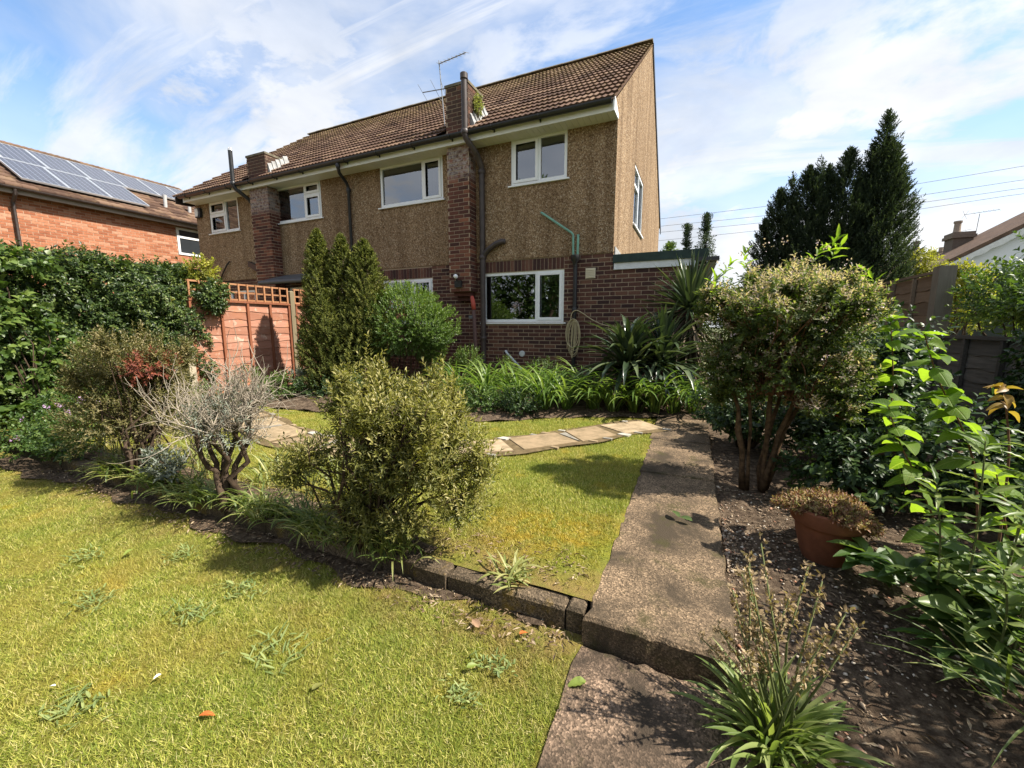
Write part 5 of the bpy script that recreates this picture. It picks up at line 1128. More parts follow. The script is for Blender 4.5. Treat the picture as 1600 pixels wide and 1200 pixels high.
for _k in range(26):
    a_ = random.random() * 6.28; r_ = random.uniform(.15, .56); lob.append(((.60 + r_ * math.cos(a_), 3.55 + r_ * .9 * math.sin(a_), 1.66 - r_ * .45 + random.uniform(-.08, .10)), (random.uniform(.07, .13),) * 2 + (random.uniform(.08, .15),), 40))
for c, r, n in lob:
    P, d = ell(n, c, r, (.45, 1.0), .16, -.9); rr = np.clip(.26 + .50 * np.maximum(d[:, 2], -.2) + rng.normal(size=n) * .2, 0, .99); gs.append(shoots_geo(P, up(d, .35), .10 * (.7 + .6 * rng.random(n)), 13, .030, .013, (35, 80), 'dia', rr)); tips += list((P - d * .06)[:8 if n > 100 else 2])  # shoots facing up get pinker, paler leaf colours: blossom plus painted sunlit top
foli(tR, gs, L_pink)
stems('twigs', M_stemr, tR, (.58, 3.54, .75), tips, .007, .003, .7, .035, 5)
M_stembark = plain('fissured_bark', (.105, .066, .038), .92, .1, .6, 26, bump=1.0)
mb_ = [((.43, 3.56, 0), (.18, 3.5, 1.2)), ((.46, 3.54, 0), (.34, 3.46, 1.25)), ((.54, 3.55, 0), (.60, 3.5, 1.3)), ((.57, 3.57, 0), (.84, 3.5, 1.2)), ((.55, 3.60, 0), (.72, 3.66, 1.3)), ((.60, 3.6, 0), (1.0, 3.62, 1.25))]
for b, t_ in mb_:
    b = np.array(b) + np.array([0, 0, -.05]); t_ = np.array(t_); m = MB(); s_ = np.linspace(0, 1, 9)
    p = b + (t_ - b) * (s_ ** np.array([[1.5], [1.3], [.95]])).T + rng.normal(size=(9, 3)) * .012; rad = np.linspace(.023, .008, 9) * random.uniform(.75, 1.1); m.tube(p, list(rad * (1 + .12 * rng.normal(size=9))), 9); m.build('stem', M_stembark, tR, smooth=True)
P = np.array([(.22, 3.5, 1.72), (.30, 3.45, 1.78), (.78, 3.5, 1.78), (.84, 3.45, 1.84), (.88, 3.5, 1.80), (1.02, 3.5, 1.62), (.12, 3.4, 1.60), (.62, 3.2, 1.45), (.38, 3.15, 1.38), (.95, 3.3, 1.38)]); foli(tR, [shoots_geo(P, up(rdirs(len(P)) * .6, 1.0), .12, 9, .075, .024, (30, 65), 'oval')], L_big, 'young_shoots')
P, d = ell(40, (.60, 3.5, 1.35), (.50, .42, .42), (.95, 1.05)); P = P[d[:, 1] < .2]; P = np.repeat(P, 9, 0) + rng.normal(size=(len(P) * 9, 3)) * .014; foli(tR, [leaves_geo(P, rdirs(len(P)), rdirs(len(P)), .014, .011, 'dia')], leafmat('faded_pink_petal', [(0, (.50, .38, .40)), (1, (.66, .52, .55))], .3), 'flowers')
# --- plants in the pot
sp = thing('pot_sedum', (.735, 2.63, .24), 'dry reddish sedum overflowing the terracotta pot', 'plant')
P, d = ell(1100, (.735, 2.63, .265), (.185, .185, .065), (.5, 1.05), .2, -.35); P2, d2 = ell(90, (.90, 2.56, .215), (.055, .07, .06), (.4, 1)); foli(sp, [shoots_geo(P, up(d, .5), .035, 8, .020, .010), shoots_geo(P2, up(d2, -.3), .03, 7, .018, .008)], L_sed)
foli(sp, [ribbons_geo(np.array([(.735, 2.63, .27)]) + rng.normal(size=(36, 3)) * np.array([.09, .09, .01]), U(0, 6.28, 36), U(.04, .09, 36), U(.002, .004, 36), U(0, .9, 36), U(.2, 1.0, 36), 3)], L_pale, 'dry_blades')
# --- dark glossy shrubs on the right
shrub('evergreen_shrub', (.55, 4.75, 0), 'low dark glossy-leaved shrub beside the far end of the concrete path', 'shrub', [((.40, 4.75, .38), (.34, .42, .38), 4), ((.75, 4.6, .36), (.42, .42, .36), 4), ((.22, 5.3, .32), (.24, .4, .32), 2)], L_gloss, 620, .13, 9, .048, .024, .35, 'oval', nst=14, droop=.2, shell=(.45, 1))
trs = shrub('rose_bush', (1.45, 4.35, 0), 'tall dark glossy bush behind the flowering shrub, with one red bloom', 'shrub', [((1.45, 4.35, .66), (.46, .50, .62), 6), ((1.62, 4.9, .85), (.45, .5, .6), 4), ((1.1, 4.3, .42), (.36, .42, .42), 3), ((1.40, 3.95, 1.05), (.22, .2, .28), 1)], L_gloss, 900, .14, 9, .058, .032, .4, 'oval', nst=18, r0=.014, droop=.2, shell=(.4, 1))
P, d = ell(26, (1.09, 3.86, .57), (.026, .026, .026), (.4, 1)); foli(trs, [leaves_geo(P, d, rdirs(26), .026, .024, 'oval')], plain('red_petal', (.50, .02, .04), .5, .3), 'rose_flower')
shrub('evergreen_shrub', (1.05, 3.45, 0), 'very dark leafy shrub behind the terracotta pot', 'shrub', [((1.05, 3.5, .26), (.40, .36, .28), 4), ((1.5, 3.5, .40), (.42, .42, .42), 4)], L_gloss, 420, .13, 9, .052, .028, .3, 'oval', nst=10, droop=.25, shell=(.45, 1))
for x, y, w_ in ((2.0, 2.95, 'next to the nearer fence panel'), (1.85, 2.15, 'behind the lance-leaved clump, right of the view'), (2.05, 3.7, 'below the dark ivy column')):
    shrub('evergreen_shrub', (x, y, 0), 'low dark leafy shrub %s' % w_, 'shrub', [((x, y, .30), (.40, .40, .32), 1)], L_gloss, 240, .13, 9, .052, .028, .3, 'oval', nst=8, droop=.2, shell=(.45, 1))
# --- broad bright leaves on brown stems: every leaf a part
def big_leaf_mesh(aspect, cup, droop, serr=.03):
    nu, nv = 9, 5; V = []; F = []
    for i in range(nu):
        u = i / (nu - 1); w = aspect * math.sin(math.pi * min(1, u ** .75 * .985 + .008)) ** .8 * .5
        w *= 1 + (serr if i % 2 else -serr)
        for j in range(nv):
            v = (j / (nv - 1) * 2 - 1); V.append((u, v * w, cup * abs(v) * w * 1.2 - droop * u * u + .018 * math.cos(i * 3.1) * abs(v)))
    for i in range(nu - 1):
        for j in range(nv - 1): a = i * nv + j; F.append((a, a + nv, a + nv + 1, a + 1))
    me = bpy.data.meshes.new('leaf'); me.from_pydata(V, [], F); me.polygons.foreach_set('use_smooth', [True] * len(F)); me.attributes.new('rnd', 'FLOAT', 'FACE'); return me
BLM = [big_leaf_mesh(.80, .35, .45), big_leaf_mesh(.72, .15, .7), big_leaf_mesh(.86, .55, .3), big_leaf_mesh(.70, -.25, .55)]
for me in BLM: me.materials.append(L_big)
YLM = [big_leaf_mesh(.6, .5, .5)]; YLM[0].materials.append(L_yell)
def dir_rot(d, roll=0.0):
    d = Vector(d).normalized(); x = d; z = Vector((0, 0, 1)) - x * x.z; z = z.normalized() if z.length > .05 else Vector((1, 0, 0)); y = z.cross(x); M3 = Matrix((x, y, z)).transposed(); return (M3 @ Matrix.Rotation(roll, 3, 'X')).to_euler()
def leafy_stem(name, pts, n, size, meshes, label, cat='plant', stemmat=M_stemr, r=.006, elev=(-.25, .35), group=None, opp=True, base=None, taper=.55, start=.1):
    q = smooth_path(np.array(pts)); t = thing(name, tuple(pts[0]), label, cat, group); m = MB(); m.tube(q, list(np.linspace(r, r * .4, len(q))), 6); m.build('stem', stemmat, t, smooth=True)
    for i in range(n):
        f = start + (1 - start) * i / max(1, n - 1); p = q[min(len(q) - 1, int(f * (len(q) - 1)))]; a0 = i // 2 * 1.57 + random.gauss(0, .3) + (math.pi if i % 2 else 0) if opp else i * 2.4
        d = (math.cos(a0), math.sin(a0), random.uniform(*elev) + (.5 if f > .9 else 0)); s_ = size * (1 - taper * max(0, f - .35)) * random.uniform(.8, 1.15)
        o = piece('leaf', random.choice(meshes), t, p, rot=dir_rot(d, random.gauss(0, .35)), scale=(s_, s_, s_))
    return t
leafy_stem('broad_leaved_plant', [(1.22, 2.60, -.02), (1.19, 2.55, .14), (1.07, 2.55, .47), (.95, 2.53, .68), (.89, 2.52, .86)], 30, .135, BLM, 'broad bright-leaved stem leaning left, nearest the terracotta pot', start=.25)
leafy_stem('broad_leaved_plant', [(1.50, 2.95, 0), (1.43, 2.9, .47), (1.33, 2.9, .74), (1.22, 2.9, .94), (1.12, 2.88, 1.22)], 30, .15, BLM, 'tallest broad bright-leaved stem, in front of the low grey fence', start=.35)
leafy_stem('broad_leaved_plant', [(1.40, 2.6, 0), (1.38, 2.6, .63), (1.34, 2.58, .81), (1.30, 2.57, .98)], 13, .085, YLM, 'slender stem with drooping young copper-yellow leaves at the right edge', start=.72, elev=(-.9, .2))
leafy_stem('broad_leaved_plant', [(1.30, 3.65, 0), (1.29, 3.6, .76), (1.26, 3.6, 1.03), (1.22, 3.6, 1.30)], 24, .125, BLM, 'upright bright-leaved stem rising behind the other broad-leaved stems', start=.35)
leafy_stem('broad_leaved_plant', [(1.34, 2.35, -.02), (1.30, 2.36, .30), (1.22, 2.36, .62)], 18, .13, BLM, 'short broad-leaved stem between the lance-leaved plant and the pot', start=.2)
# rosette ground cover, each leaf a part
def rosette(name, base, n, size, meshes, label, elev=(.1, .8), cat='plant', group=None):
    t = thing(name, base, label, cat, group)
    for i in range(n):
        a = i * 2.4 + random.gauss(0, .2); r_ = random.uniform(.01, .05); d = (math.cos(a), math.sin(a), random.uniform(*elev)); s_ = size * random.uniform(.65, 1.15); piece('leaf', random.choice(meshes), t, (base[0] + r_ * math.cos(a), base[1] + r_ * math.sin(a), base[2] + random.uniform(.01, .10)), rot=dir_rot(d, random.gauss(0, .3)), scale=(s_, s_ * .8, s_))
    return t
GLM = [big_leaf_mesh(.62, .3, .3), big_leaf_mesh(.55, .4, .45)]
for me in GLM: me.materials.append(L_green)
for i, (x, y, z, w_) in enumerate(((.92, 2.20, .10, 'nearest the pot'), (1.06, 2.04, .06, 'below the lance-leaved stems'), (.98, 1.93, -.01, 'at the edge of the dark soil'), (1.14, 2.26, .16, 'hidden among the lance-leaved stems'), (.87, 2.42, .04, 'right behind the pot rim'), (1.22, 2.1, .1, 'at the right edge of the picture'))): rosette('broad_leaf_rosette', (x, y, z), 24, .15, GLM, 'low rosette of broad dull green leaves, %s' % w_, group='broad leaf rosettes on the right')
# lance-leaved plant
LLM = [big_leaf_mesh(.17, .5, .25, 0), big_leaf_mesh(.15, .3, .5, 0), big_leaf_mesh(.19, .5, .1, 0)]
for me in LLM: me.materials.append(L_will)
for i, (b, tp) in enumerate((((1.06, 2.12, 0), (1.03, 2.08, .82)), ((1.12, 2.10, 0), (1.16, 2.06, .76)), ((1.0, 2.15, 0), (.93, 2.12, .62)), ((1.16, 2.0, 0), (1.10, 1.93, .60)), ((1.2, 2.2, 0), (1.22, 2.2, .84)), ((1.10, 1.96, 0), (1.02, 1.86, .42)))):
    b = np.array(b); tp = np.array(tp); leafy_stem('lance_leaved_plant', [b, b * .5 + tp * .5 + np.array([.02, 0, .03]), tp], 34, .15, LLM, ['tallest central narrow-leaved stem in the clump at the right edge', 'narrow-leaved stem right of the clump centre, at the right edge', 'narrow-leaved stem nearest the pot, left of the clump', 'narrow-leaved stem leaning forward over the soil at the right edge', 'tall narrow-leaved stem at the back right of the clump', 'shortest narrow-leaved stem, lowest in the right-edge clump'][i], stemmat=M_stemg, r=.005, elev=(.0, .7), group='lance-leaved stems at the right edge', opp=False, taper=.5, start=.12)
# arching grassy blades and dry leaves bottom right
strap_clump('arching_grass', (1.12, 1.78, -.02), 26, (.25, .5), (.006, .012), L_strap, 'arching thin blades drooping over the dark soil, lower right', 'grass', None, (.4, 1.1), (.5, 1.4), lambda n: rng.normal(3.4, .8, n), .06)
# --- climbers over the right fence and tall shrub outside the frame
shrub('overhanging_shrub', (3.1, 5.7, 0), 'leafy green shrub hanging over the low grey fence at the right', 'shrub', [((2.85, 5.75, 1.52), (.42, .62, .42), 5), ((2.75, 5.1, 1.45), (.36, .5, .36), 4), ((3.3, 5.6, 1.75), (.5, .7, .55), 4), ((2.8, 4.4, 1.45), (.42, .5, .42), 4)], L_brmb, 1000, .16, 10, .050, .026, .3, 'oval', nst=18, droop=.1, shell=(.4, 1), rbase=lambda P, d: .35 + .4 * d[:, 2])
shrub('ivy_column', (2.35, 4.3, 0), 'dark ivy column against the low fence at the right edge', 'ivy', [((2.35, 4.25, .62), (.22, .36, .66), 4)], L_gloss, 300, .10, 9, .05, .034, .2, 'oval', nst=6, droop=.3)
shrub('tall_shrub', (2.35, 1.55, 0), 'tall loose shrub by the near fence panel, outside the right edge of the view', 'shrub', [((2.25, 1.55, 1.55), (.50, .62, .75), 6), ((2.1, .75, 1.9), (.45, .42, .6), 4), ((2.45, 2.2, 1.2), (.36, .4, .45), 3)], L_green, 430, .20, 9, .065, .034, .4, 'oval', nst=22, r0=.02, shell=(.2, 1))
shrub('yellow_shrub', (4.15, 11, 0), 'golden-yellow shrub glowing just right of the big dark conifer', 'shrub', [((4.05, 11, 2.35), (.42, .5, .55), 4), ((4.3, 11.2, 1.7), (.5, .5, .8), 3)], L_gold, 420, .16, 10, .06, .03, .4, 'oval', nst=10)
shrub('yellow_shrub', (4.75, 11, 0), 'golden-yellow shrub right of the square grey fence post', 'shrub', [((4.72, 11, 2.18), (.36, .5, .40), 4), ((5.0, 11.2, 1.6), (.5, .5, .7), 3)], L_gold, 380, .16, 10, .06, .03, .4, 'oval', nst=10)
# --- conifers
def column(c, r, z0, z1, n, pw=2.0, low=.75):
    t = rng.random(n) ** .85; z = z0 + (z1 - z0) * t; a = U(0, 6.28, n)
    k = np.arange(9); ph = rng.random(9) * 6.28
    lump = 1 + .13 * np.sin(a * 3 + z * 4 + ph[0]) + .10 * np.sin(a * 5 - z * 7 + ph[1]) + .07 * np.sin(a * 9 + z * 13 + ph[2])
    pr = (low + (1 - low) * np.minimum(1, t * 3.3)) * np.maximum(0, 1 - t ** pw) ** .75
    q = r * pr * lump * (.45 + .55 * rng.random(n) ** .45) + .012
    P = np.stack([c[0] + q * np.cos(a), c[1] + q * np.sin(a), z], 1); d = np.stack([np.cos(a), np.sin(a), np.zeros(n)], 1); return P, d
ct = thing('conifer', (-5.8, 5.5, 0), 'olive green conifer with three columnar tops in front of the left fence', 'conifer'); gs = []
for c, r, z0, z1, n in (((-6.20, 5.36), .38, .1, 2.95, 2400), ((-5.80, 5.52), .33, .5, 2.87, 1400), ((-5.36, 5.60), .42, .5, 2.76, 1900), ((-5.92, 5.2), .48, .05, 1.9, 1800), ((-5.55, 5.4), .48, .1, 1.8, 1200)):
    P, d = column(c, r, z0, z1, n, 3.2, .82); gs.append(shoots_geo(P, up(d, .9), .12 * (.7 + .6 * rng.random(n)), 15, .042, .015, (25, 65), 'dia'))
foli(ct, gs, L_con, 'crown'); stems('trunk', M_darkbark, ct, (-5.85, 5.42, 0), [(-6.25, 5.34, 2.3), (-5.8, 5.52, 2.3), (-5.32, 5.6, 2.2)], .07, .015)
shrub('round_bush', (-4.95, 6.05, 0), 'clipped round bright green bush against the brick wall', 'bush', [((-4.98, 6.02, 1.28), (.82, .72, .72), 8), ((-5.5, 5.95, 1.15), (.45, .5, .5), 2), ((-4.4, 6.1, 1.15), (.42, .5, .48), 2)], L_bush, 3600, .11, 12, .038, .018, .35, nst=14, r0=.02, shell=(.70, 1.0), lump=.14, rbase=lambda P, d: .42 + .25 * d[:, 2])
bc = thing('dark_conifer', (2.1, 9.0, 0), 'big dark multi-topped conifer right of the house', 'conifer'); gs = []
for c, r, z0, z1, n in (((1.08, 8.98), .34, .9, 3.20, 700), ((1.28, 8.98), .42, .8, 3.72, 1300), ((1.50, 9.1), .40, .8, 3.60, 900), ((1.68, 8.95), .48, .8, 4.02, 1700), ((1.98, 9.05), .48, .8, 4.02, 1500), ((2.22, 8.93), .50, .8, 4.22, 1800), ((2.52, 9.1), .5, .7, 3.75, 1300), ((2.72, 8.95), .55, .6, 4.30, 2600), ((2.66, 8.9), .30, 2.2, 4.70, 500), ((2.86, 8.95), .42, .6, 3.85, 1100), ((2.50, 8.85), .22, 2.5, 4.25, 250), ((1.82, 8.85), .2, 2.2, 4.12, 220), ((1.42, 8.85), .18, 2.0, 3.92, 200), ((2.2, 8.8), 1.0, .3, 2.6, 2200)):
    n = int(n * .95); P, d = column(c, r, z0, z1, n, 3.4, .8); gs.append(shoots_geo(P, up(d, 1.3), .24 * (.5 + 1.0 * rng.random(n) ** 1.6), 16, .050, .013, (18, 50), 'dia'))
foli(bc, gs, L_dark, 'crown'); stems('trunk', M_darkbark, bc, (2.2, 9.0, 0), [(1.26, 8.98, 2.9), (1.66, 8.95, 3.2), (2.24, 8.93, 3.3), (2.8, 9.0, 3.8), (2.9, 8.9, 2.0)], .09, .015)
def far_tree(name, base, cols, mat, label, n=500, L=.16, shell='col', cat='tree'):
    t = thing(name, base, label, cat, 'trees in the far distance'); gs = []
    for c, r, z0, z1 in cols:
        P, d = column(c, r, z0, z1, n, 1.4, .5); gs.append(shoots_geo(P, up(d, .25), .5, 9, L, L * .4, (30, 75), 'dia'))
    foli(t, gs, mat, 'crown'); stems('trunk', M_darkbark, t, base, [(c[0], c[1], z1 - .6) for c, r, z0, z1 in cols], .16, .03); return t
far_tree('far_conifer', (-.85, 32, 0), [((-.85, 32), .62, 4.5, 8.35)], L_dark, 'shorter of the two distant conifers above the flat roof', 260)
far_tree('far_conifer', (.35, 32, 0), [((.35, 32), .95, 4.5, 8.95)], L_dark, 'taller of the two distant conifers above the flat roof', 380)
far_tree('far_tree', (-1.6, 26, 0), [((-1.6, 26), 1.5, 3.0, 6.1), ((-.4, 27), 1.4, 2.5, 5.7)], L_brmb, 'bright green distant treetop between the gable and the conifers', 420, .14)
shrub('far_shrub', (1.2, 14, 0), 'green shrub glimpsed beyond the extension gutter', 'shrub', [((.9, 14, 2.0), (.6, .6, .7), 3), ((1.7, 13, 1.6), (.8, .6, .9), 3)], L_green, 300, .2, 9, .07, .035, .3, 'oval', nst=8)
# --- hedge on the left
hd = thing('hedge', (-7.8, 2.2, 0), 'tall dark glossy hedge along the left boundary below the brick house', 'hedge'); n = 6500
Y = U(.2, 4.15, n); Z = 2.24 * rng.random(n) ** .9
f_ = .09 * np.sin(Y * 3.1 + Z * 2) + .07 * np.sin(Y * 7 - Z * 5) + .05 * np.sin(Y * 13 + Z * 11); ro = np.clip((Z - 1.75) / .5, 0, 1) ** 2 * .3
P = np.stack([-7.44 + f_ - ro - .28 * rng.random(n) ** 1.8, Y, Z + .05 * np.sin(Y * 5)], 1); d = unit(np.stack([np.ones(n), rng.normal(size=n) * .45, .35 + rng.normal(size=n) * .4], 1)); gs = [shoots_geo(P, d, .12, 10, .042, .026, (40, 85), 'dia', None, .1)]
n = 900; P = np.stack([U(-8.4, -7.5, n), U(.2, 4.2, n), 2.18 + .07 * rng.normal(size=n)], 1); gs.append(shoots_geo(P, up(rdirs(n) * .6, 1), .14, 9, .050, .030, (40, 85), 'dia', np.clip(.6 + .2 * rng.normal(size=n), 0, .99)))
n = 3000; P = np.stack([U(-8.1, -7.65, n), U(.2, 4.2, n), U(0, 2.15, n)], 1); gs.append(shoots_geo(P, rdirs(n), .14, 9, .085, .065, (40, 85), 'dia'))
P, d = ell(330, (-7.35, 4.2, 1.72), (.26, .30, .42), (.4, 1)); gs.append(shoots_geo(P, up(d, .2), .12, 9, .045, .028, (40, 85), 'dia', None, .1))
foli(hd, gs, L_hedge, 'foliage'); stems('stems', M_darkbark, hd, (-7.85, 2.2, 0), [(-7.8, y, 1.9) for y in np.linspace(.4, 4.1, 14)], .03, .01, .8, .1)
shrub('climbing_plant', (-7.35, 2.05, 0), 'brighter broad-leaved climber sprawling over the left end of the hedge', 'climber', [((-7.35, 1.9, 1.05), (.22, .55, .85), 6), ((-7.2, 2.5, .62), (.22, .5, .5), 4), ((-7.4, 1.95, 2.05), (.25, .5, .28), 2)], L_brmb, 380, .16, 8, .075, .05, .3, 'oval', nst=14, r0=.01, shell=(.6, 1), droop=.2)
shrub('golden_shrub', (-7.65, 4.25, 0), 'yellow-green shrub tip rising above the trellis end', 'shrub', [((-7.66, 4.25, 2.16), (.22, .30, .30), 3), ((-7.7, 4.0, 1.7), (.2, .3, .4), 2)], L_gold, 190, .14, 9, .05, .028, .4, 'oval', nst=6, r0=.012)
shrub('climbing_plant', (-7.4, 5.72, 0), 'small dark ivy climbing the wooden post between the orange panels', 'climber', [((-7.38, 5.86, .85), (.06, .12, .62), 1)], L_gloss, 90, .07, 7, .035, .022, .2, nst=3, r0=.006)
# --- left-hand bed
cb = shrub('cranesbill', (-5.9, 1.80, 0), 'leafy clump with mauve flowers at the left edge', 'plant', [((-5.95, 1.65, .20), (.45, .42, .26), 4), ((-5.5, 1.66, .14), (.40, .26, .2), 3), ((-6.5, 1.95, .35), (.5, .45, .35), 3)], L_green, 620, .11, 8, .038, .022, .5, nst=10, r0=.006, shell=(.4, 1))
P = np.array([(-5.75, 1.75, .47), (-5.55, 1.74, .42), (-5.62, 1.85, .50), (-6.2, 1.6, .30), (-5.4, 1.9, .5), (-6.0, 1.5, .16), (-6.1, 1.75, .42)]); P = np.repeat(P, 10, 0) + rng.normal(size=(len(P) * 10, 3)) * .014; foli(cb, [leaves_geo(P, up(rdirs(len(P)), .3), rdirs(len(P)), .028, .022, 'oval')], L_purp, 'flowers')
HLM = [big_leaf_mesh(.8, .25, .3, .01)]; HLM[0].materials.append(L_brmb)
for i, (x, y, w_) in enumerate(((-6.7, 2.05, 'under the climber'), (-6.3, 2.3, 'right of the mauve flowers'), (-7.0, 1.8, 'at the very left edge'))): rosette('broad_leaf_rosette', (x, y, .22), 22, .24, HLM, 'broad pale green leaves at the foot of the hedge, %s' % w_, (.1, .9), group='broad leaf rosettes below the hedge')
shrub('leafy_clump', (-6.1, 2.45, 0), 'leafy green clump between the hedge and the brown-green shrub', 'plant', [((-6.1, 2.5, .34), (.42, .42, .36), 4), ((-5.5, 2.9, .28), (.42, .4, .3), 3), ((-6.8, 2.7, .5), (.4, .5, .5), 3)], L_brmb, 520, .12, 8, .045, .026, .5, 'oval', nst=8, r0=.006)
# --- plants at the fence and in the house bed
shrub('leafy_clump', (-6.35, 4.5, 0), 'bright leafy clump at the foot of the orange fence', 'plant', [((-6.4, 4.55, .26), (.38, .34, .28), 4), ((-6.9, 4.4, .3), (.4, .3, .3), 2)], L_brmb, 380, .10, 8, .042, .022, .5, nst=6, r0=.006)
shrub('silver_plant', (-6.15, 4.75, 0), 'silvery woolly plant behind the bright clump by the fence', 'plant', [((-6.2, 4.8, .38), (.2, .2, .2), 1)], L_silver, 70, .1, 8, .05, .02, .6, nst=4, r0=.006)
shrub('leafy_clump', (-5.1, 5.0, 0), 'dark leafy clump in the shade under the columnar conifer', 'plant', [((-5.1, 5.0, .25), (.5, .3, .26), 4), ((-5.8, 4.8, .2), (.4, .3, .22), 2)], L_gloss, 300, .12, 8, .05, .02, .5, nst=6, r0=.006)
shrub('wall_shrub', (-3.85, 6.65, 0), 'loose light green shrub in front of the soil pipe', 'shrub', [((-3.9, 6.6, .62), (.42, .32, .32), 4), ((-3.2, 6.9, .55), (.3, .25, .22), 1), ((-4.5, 6.3, .5), (.4, .35, .3), 2)], L_brmb, 420, .14, 9, .036, .016, .6, nst=12, r0=.008)
shrub('wall_shrub', (-2.55, 7.05, 0), 'small dark green plant under the coiled hose', 'shrub', [((-2.55, 7.05, .42), (.36, .22, .26), 1)], L_green, 170, .11, 9, .034, .015, .5, nst=6, r0=.006)
for i, (x, y, w_, c_) in enumerate(((-2.75, 5.05, 'left of the others', L_green), (-2.2, 5.10, 'in the middle of the bed edge', L_gloss), (-3.3, 5.2, 'nearest the round bush', L_brmb), (-4.1, 5.0, 'below the round bush', L_green))):
    shrub('ground_cover_plant', (x, y, 0), 'low leafy ground cover at the lawn edge, %s' % w_, 'plant', [((x, y, .20), (.36, .30, .25), 1)], c_, 240, .10, 8, .036, .02, .5, 'oval', nst=4, r0=.005)
LV = []
for i in range(10):
    g_ = ribbons_geo(np.zeros((1, 3)), np.zeros(1), np.array([1.0]), np.array([.040]), np.array([.10 + .055 * i]), np.array([1.5 + .14 * (i % 5)]), 8); me = mesh_np('leaf', g_[0], g_[1], g_[2] * 0, True); me.materials.append(L_lily); LV.append(me)
pos = [(-3.65, 5.9), (-3.2, 6.2), (-2.75, 5.95), (-2.35, 6.25), (-1.95, 6.0), (-1.6, 6.35), (-2.95, 5.55), (-2.4, 5.6), (-1.92, 5.45), (-1.62, 5.55), (-1.28, 5.75), (-1.0, 5.72), (-.72, 5.80), (-.46, 5.88), (-.2, 5.95), (.05, 6.05)]
for i, (x, y) in enumerate(pos):
    t = thing('daylily', (x, y, .04), ('arching daylily clump below the kitchen window, %s counting from the left' if x < -1.75 else 'arching daylily clump edging the path before the yucca, %s from the left') % ORD[sum(1 for q in pos if (q[0] < -1.75) == (x < -1.75) and q[0] < x)], 'plant', 'daylilies below the window' if x < -1.75 else 'daylilies in front of the yucca')
    for k in range(46):
        a = random.random() * 6.28; r_ = abs(random.gauss(0, .05)); s_ = random.uniform(.55, .95); piece('leaf', random.choice(LV), t, (x + r_ * math.cos(a), y + r_ * math.sin(a), .05), rot=(0, 0, a + random.gauss(0, .4)), scale=(s_, s_ * random.uniform(.7, 1.1), s_))
# yucca and cordyline
def spiky(base, z, n, L, Wd, thr, mesh_mat, t, kap=(.0, .5), name='leaf', nv=10):
    vs2 = []
    for i in range(nv):
        th = thr[0] + (thr[1] - thr[0]) * i / (nv - 1); g_ = ribbons_geo(np.zeros((1, 3)), np.zeros(1), np.array([1.0]), np.array([Wd / L]), np.array([th]), np.array([kap[0] + (kap[1] - kap[0]) * random.random()]), 6, .3); me = mesh_np(name, g_[0], g_[1], g_[2] * 0, False); me.materials.append(mesh_mat); vs2.append(me)
    for i in range(n):
        a = i * 2.4 + random.gauss(0, .2); s_ = L * random.uniform(.7, 1.1); o = piece(name, vs2[int((i / n) * (nv - .01))], t, (base[0] + .02 * math.cos(a), base[1] + .02 * math.sin(a), z + random.uniform(-.06, .06) * (1 if thr[1] < 2 else 3)), rot=(0, 0, a), scale=(s_, s_, s_))
yc = thing('yucca', (-.88, 6.2, 0), 'low spiky dark-leaved yucca at the wall below the hose loop', 'yucca'); spiky((-.88, 6.2), .62, 130, .92, .070, (.05, 1.7), L_yuc, yc, (.5, 1.9)); m = MB(); m.tube([(-.88, 6.2, -.05), (-.88, 6.2, .5)], [.06, .05], 8); m.build('trunk', M_bark, yc)
yc2 = thing('yucca', (-.35, 6.35, 0), 'second spiky dark yucca half hidden below the tall cordyline', 'yucca'); spiky((-.40, 6.35), .66, 120, .95, .066, (.1, 1.8), L_yuc, yc2, (.5, 1.9)); m = MB(); m.tube([(-.35, 6.35, -.05), (-.35, 6.35, .5)], [.06, .05], 8); m.build('trunk', M_bark, yc2)
co = thing('cordyline', (-.08, 6.85, 0), 'tall cordyline with a skirt of dead leaves at the extension corner', 'cordyline'); spiky((-.08, 6.85), 1.52, 170, .80, .046, (.0, 1.95), L_yuc, co, (.0, .45), nv=14); spiky((-.08, 6.85), 1.28, 150, .80, .036, (2.2, 3.0), L_dead, co, (.0, .35), 'dead_leaf'); spiky((-.06, 6.84), .98, 100, .70, .034, (2.6, 3.05), L_dead, co, (.0, .2), 'dead_leaf'); m = MB(); m.tube([(-.08, 6.85, -.05), (-.07, 6.85, .8), (-.08, 6.85, 1.5)], [.08, .07, .05], 9); m.build('trunk', M_bark, co)
# weed on the chimney
shrub('chimney_weed', (-4.10, 7.45, 5.2), 'straggly weed growing on the sunny side of the tall brick chimney', 'plant', [((-4.09, 7.48, 5.52), (.08, .16, .28), 1)], L_pale, 70, .12, 8, .055, .018, .4, nst=6, r0=.006)
# --- plants and trees behind the viewer (they show as reflections in the windows)
shrub('back_hedge', (-9, -6.3, 0), 'tall dark hedge behind the viewer, mirrored in the ground-floor window', 'hedge', [((x, -6.4 + .3 * math.sin(x), 2.4), (1.6, .8, 2.7), 2) for x in np.arange(-15, 3, 1.9)], L_green, 4000, .35, 9, .18, .12, .3, 'dia', nst=16, r0=.05)
shrub('tree', (-9.6, -12.5, 0), 'broad tree behind the viewer, mirrored in the upper right window', 'tree', [((-9.4, -12.5, 8.2), (2.6, 2.4, 2.8), 5), ((-12, -13, 7), (2.4, 2, 2.4), 3), ((-7.6, -12.5, 6.6), (1.8, 1.8, 1.9), 3)], L_green, 900, .6, 10, .24, .12, .2, 'oval', nst=30, r0=.16, r1=.02, bark=M_darkbark, shell=(.3, 1), wob=.3)
